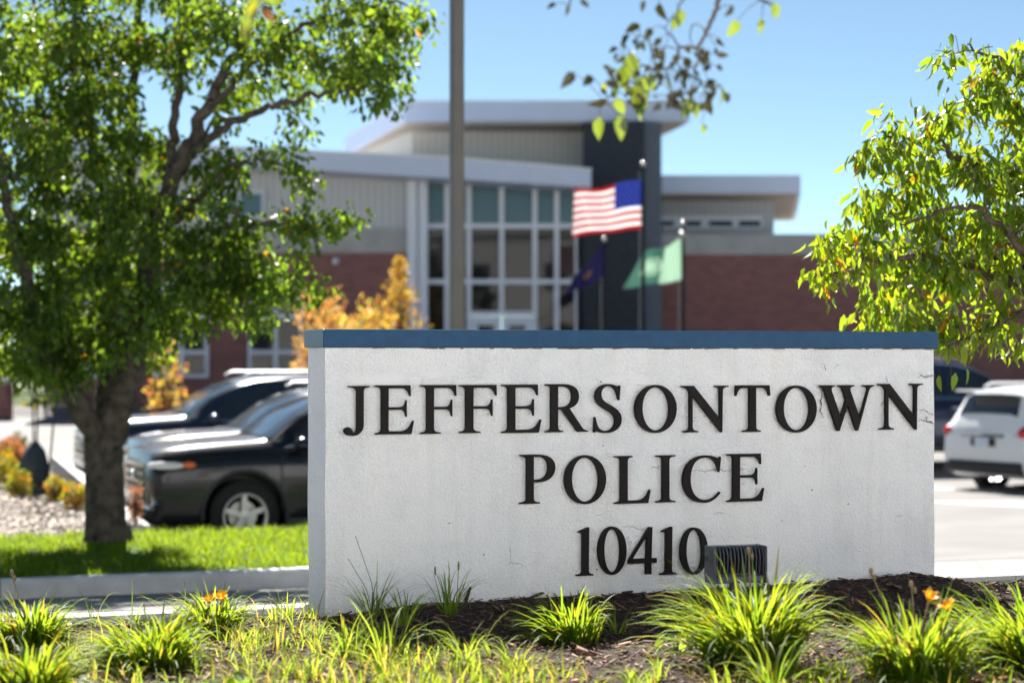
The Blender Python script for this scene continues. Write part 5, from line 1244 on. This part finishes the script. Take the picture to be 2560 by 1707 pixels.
for k, (px, py, n, L, lean, lab) in enumerate([
        (935, 1560, 34, .26, (0, 0), 'shaded grass tuft with two tall thin stems against the white sign near its left end'), (1010, 1575, 40, .22, (-.1, 0), 'shaded grass tuft between the thin stemmed tuft and the seeding tuft'),
        (1125, 1560, 46, .24, (0, 0), 'shaded seeding grass tuft beside the upright bark stick'), (965, 1660, 30, .30, (-.1, -.2), 'tall bright grass tuft in the foreground under the letter E'),
        (1165, 1665, 26, .24, (.1, 0), 'bright broad bladed grass tuft in front of the shadow edge'), (1240, 1650, 8, .14, (0, 0), 'tiny grass sprig left of the swept daylily clump'),
        (1545, 1590, 14, .16, (.1, 0), 'thin grass sprig at the right foot of the swept daylily clump'), (1290, 1670, 14, .18, (-.3, 0), 'sunlit arching grass sprig in front of the swept daylily clump'),
        (1930, 1735, 36, .24, (0, 0), 'bright grass tuft at the bottom edge below the largest clump'), (1580, 1720, 30, .14, (.2, 0), 'low bright grass tuft at the bottom edge below the broad leaved weed'),
        (2085, 1690, 24, .17, (-.2, 0), 'sparse grass tuft between the two large right clumps'), (720, 1530, 26, .17, (0, 0), 'grass tuft at the corner where kerb meets sign'),
        (650, 1540, 10, .20, (.2, 0), 'thin seeding grass standing against the kerb near the sign'), (470, 1560, 9, .22, (-.3, 0), 'thin seeding grass standing against the kerb left of the yellow bloom'),
        (330, 1560, 8, .20, (-.4, 0), 'thin seeding grass leaning left against the kerb, middle of the bed'), (230, 1560, 8, .20, (-.4, 0), 'thin seeding grass beside the dense clump at the left'),
        (860, 1640, 26, .22, (-.2, 0), 'grass tuft just left of the tall bright tuft'), (1650, 1700, 10, .12, (0, 0), 'tiny grass sprig right of the broad leaved weed'),
        (2030, 1700, 12, .15, (.1, 0), 'small grass sprig at the right foot of the largest clump'), (1470, 1735, 16, .14, (0, 0), 'low grass sprig at the bottom edge left of the broad leaved weed')]):
    t = clump('grass_tuft', lab, 'grass tuft', px, py, n, L, .0055 if k in (0, 1, 2, 11, 12, 13, 14, 15) else .008, .03, lean, .60, 300 + k, gt, M_grass, brown=.04)
    if k in (0, 2):
        p = t.location
        for a, b in (([(.0, 0, 0), (-.03, 0, .12), (-.105, 0, .245)], 0), ([(.01, 0, 0), (-.01, 0, .15), (-.075, 0, .335)], 0)) if k == 0 else (([(.02, 0, 0), (.03, 0, .1), (.035, 0, .20)], 1), ([(-.02, 0, 0), (-.03, 0, .1), (-.06, 0, .18)], 1)):
            m = MB(); m.tube(a, [.0018, .0016, .0012], 5)
            if b: m.ball(a[-1], (.004, .004, .02), 6, 4)
            m.build('seed_stem', pmat('green_stalk', (.07, .13, .03), .6, .3), t, smooth=60)
# broad leaved weeds
def weed(px, py, h, n, seed, label, L=.055):
    rs = RS(seed); p = on_z(px, py, BEDZ); z = bed_xy(p.x, p.y); t = thing('broadleaf_weed', label, 'weed', (p.x, p.y, z), group='broad leaved weeds in the bed')
    m = MB(); P, D = [], []
    for k in range(n):
        a = rs.uniform(0, 6.28); r = h * rs.uniform(.1, .6); tip = np.array([r * math.cos(a), r * math.sin(a), h * rs.uniform(.35, 1)])
        m.tube([(0, 0, -.01), tuple(tip * np.array([.4, .4, .6])), tuple(tip)], [.003, .0022, .0015], 5); P.append(tip); D.append((math.cos(a), math.sin(a) - .3, -.6))
    m.build('stem', pmat('green_stalk', (.07, .13, .03), .6, .3), t)
    leaf_mesh('leaves', np.array(P), np.array(D), rs.uniform(.7, 1.15, n) * L, M_grass, t, rs, .72, fold=.25, curl=.2, hue=(.9, 1.2))
weed(1690, 1635, .11, 14, 1, 'bright broad leaved weed in the sunlit mulch left of the largest clump', .052)
weed(1075, 1605, .05, 5, 2, 'small shaded broad leaved weed in the shadow of the sign', .035)
weed(1230, 1740, .07, 12, 3, 'broad leaved weed at the bottom edge of the photo, middle of the bed', .045)
weed(560, 1750, .09, 14, 4, 'broad leaved weed at the bottom edge of the photo, left part of the bed', .05)

def tufts(name, pts, zf, rs, per, L, W, mat, label, brown=.06, sag=.8, rows=4, spread=.02, upright=.6):
    """many small tufts as one piece of ground cover"""
    n = len(pts); V, Fq, T = [], [], []; off = 0
    tot = rs.poisson(per, n).clip(1); idx = np.repeat(np.arange(n), tot); N = len(idx)
    v, f, k = blades(rs, N, L, W, spread, (-.12, 0), upright, sag, rows)
    v = v.reshape(N, k, 3); sc = rs.uniform(.5, 1.25, n)[idx]; v = v * sc[:, None, None]
    P = np.asarray(pts)[idx]; v[:, :, 0] += P[:, None, 0]; v[:, :, 1] += P[:, None, 1]; v[:, :, 2] += zf(P[:, 0], P[:, 1])[:, None]
    o = npmesh(name, v.reshape(-1, 3), f, mat, tint=blade_tint(rs, N, k, brown, .0, rows), smooth=True)
    return tag(o, label, 'grass', kind='stuff')
bz = lambda x, y: bedz(*xy2uv(x, y))
rs = RS(55); pp = []
for px0, px1, py0, py1, n in [(600, 1000, 1580, 1760, 150), (150, 760, 1600, 1760, 100), (560, 790, 1540, 1620, 35), (950, 1450, 1670, 1760, 140), (820, 1150, 1600, 1680, 40), (1400, 2600, 1690, 1770, 50), (0, 700, 1560, 1640, 30)]:
    for _ in range(n):
        p = on_z(rs.uniform(px0, px1), rs.uniform(py0, py1), BEDZ); pp.append((p.x, p.y))
tufts('sparse_grass', pp, bz, rs, 5, .13, .0048, M_grass, 'thin bright weed grass spreading over the mulch in the foreground', brown=.20)
# lawn grass
rs = RS(66); n = 9000
u = rs.uniform(-6, 7.2, n); v = rs.uniform(15.3, 18.8, n); x, y = uv2xy(u, v); keep = np.abs(x) < .26 * y + .5
M_lawnblade = leafmat('lawn_blade', (.050, .105, .008), (.29, .43, .014), .48, .5, .3)
tufts('lawn_grass', np.stack([x[keep], y[keep]], 1), lambda x, y: lawnz(*xy2uv(x, y)), rs, 15, .085, .006, M_lawnblade, 'bright green mown grass of the lawn strip beyond the road', brown=.0, rows=3, spread=.05)

# bark mulch chips over the bed
def chips():
    rs = RS(77); n = 30000
    u = rs.uniform(-.6, 6.6, n); v = 8.44 - 3.0 * rs.uniform(0, 1, n) ** 1.15
    x, y = uv2xy(u, v); keep = (np.abs(x) < .27 * y + .15) & (y > 5.6); u, v, x, y = u[keep], v[keep], x[keep], y[keep]
    inside = (u > SU0 - .02) & (u < SU0 + SIGN_W + .02) & (v > SV0 - .015); u, v, x, y = u[~inside], v[~inside], x[~inside], y[~inside]; n = len(u)
    L = rs.gamma(2.6, .0070, n) + .006; W = L * rs.uniform(.12, .38, n); H = W * rs.uniform(.25, .6, n)
    a = rs.uniform(0, np.pi * 2, n); pit = rs.normal(0, .24, n); rol = rs.normal(0, .5, n)
    D = np.stack([np.cos(a) * np.cos(pit), np.sin(a) * np.cos(pit), np.sin(pit)], 1); S_ = norm(np.cross(D, np.array([0, 0, 1.0])) + np.stack([0 * a, 0 * a, rol], 1)); N = np.cross(S_, D)
    c = np.stack([x, y, bedz(u, v) + H * .4 + np.abs(np.sin(pit)) * L * .35 + rs.uniform(0, .006, n)], 1)
    V = []
    for sx in (-1, 1):
        for sy in (-1, 1):
            for sz in (-1, 1):
                tp = rs.uniform(.45, 1, (n, 1)); V.append(c + D * (sx * L / 2)[:, None] + S_ * (sy * W / 2)[:, None] * tp + N * (sz * H / 2)[:, None] * tp)
    V = np.stack(V, 1).reshape(-1, 3)
    q = np.array([(0, 1, 3, 2), (4, 6, 7, 5), (0, 4, 5, 1), (2, 3, 7, 6), (0, 2, 6, 4), (1, 5, 7, 3)]); Fq = (np.arange(n)[:, None, None] * 8 + q[None]).reshape(-1, 4)
    g = rs.gamma(2.2, .42, (n, 1)).clip(.25, 3.2); far = np.clip((8.44 - v) / 2.2, 0, 1)[:, None]          # shade at the sign and sun in front are painted into the tint
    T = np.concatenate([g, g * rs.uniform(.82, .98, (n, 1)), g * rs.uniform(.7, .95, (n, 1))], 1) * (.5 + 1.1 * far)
    m = bpy.data.materials.new('bark_chip'); m.use_nodes = True; t = m.node_tree; p = t.nodes['Principled BSDF']; p.inputs['Roughness'].default_value = .85; p.inputs['Specular IOR Level'].default_value = .25
    at_ = t.nodes.new('ShaderNodeAttribute'); at_.attribute_name = 'tint'; x_ = t.nodes.new('ShaderNodeMix'); x_.data_type = 'RGBA'; x_.blend_type = 'MULTIPLY'; x_.inputs['Factor'].default_value = 1
    x_.inputs['A'].default_value = (.135, .090, .069, 1); t.links.new(at_.outputs['Color'], x_.inputs['B']); t.links.new(x_.outputs['Result'], p.inputs['Base Color'])
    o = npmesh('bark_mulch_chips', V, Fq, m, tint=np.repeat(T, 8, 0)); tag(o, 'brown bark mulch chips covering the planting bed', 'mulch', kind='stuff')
chips()
# fallen leaves and the stick
def fallen():
    rs = RS(88); P, D = [], []
    for _ in range(70):
        p = on_z(rs.uniform(100, 2560), rs.uniform(1560, 1730), BEDZ); P.append((p.x, p.y, bed_xy(p.x, p.y) + .018)); D.append((rs.normal(), rs.normal(), rs.normal(0, .15)))
    o = leaf_mesh('fallen_leaves', np.array(P), np.array(D), rs.uniform(.025, .05, len(P)), leafmat('dry_leaf', (.22, .09, .03), (.3, .1, .03), .3, .6, .3), None, rs, .6, up=np.tile(np.array((0, 0, 2.0)), (len(P), 1)), hue=(.5, 1.6))
    tag(o, 'scattered small dry leaves lying on the mulch', 'leaves', kind='stuff')
fallen()
p = on_z(1160, 1505, 1.155); m = MB(); m.tube([(0, 0, -.04), (.012, 0, .02), (.028, -.005, .065)], [.009, .008, .005], 7)
o = m.build('bark_stick', pmat('stick_bark', (.06, .04, .03), .9, .2), smooth=50); o.location = (p.x, p.y, bed_xy(p.x, p.y)); tag(o, 'short dark bark stick poking out of the mulch against the sign', 'stick')
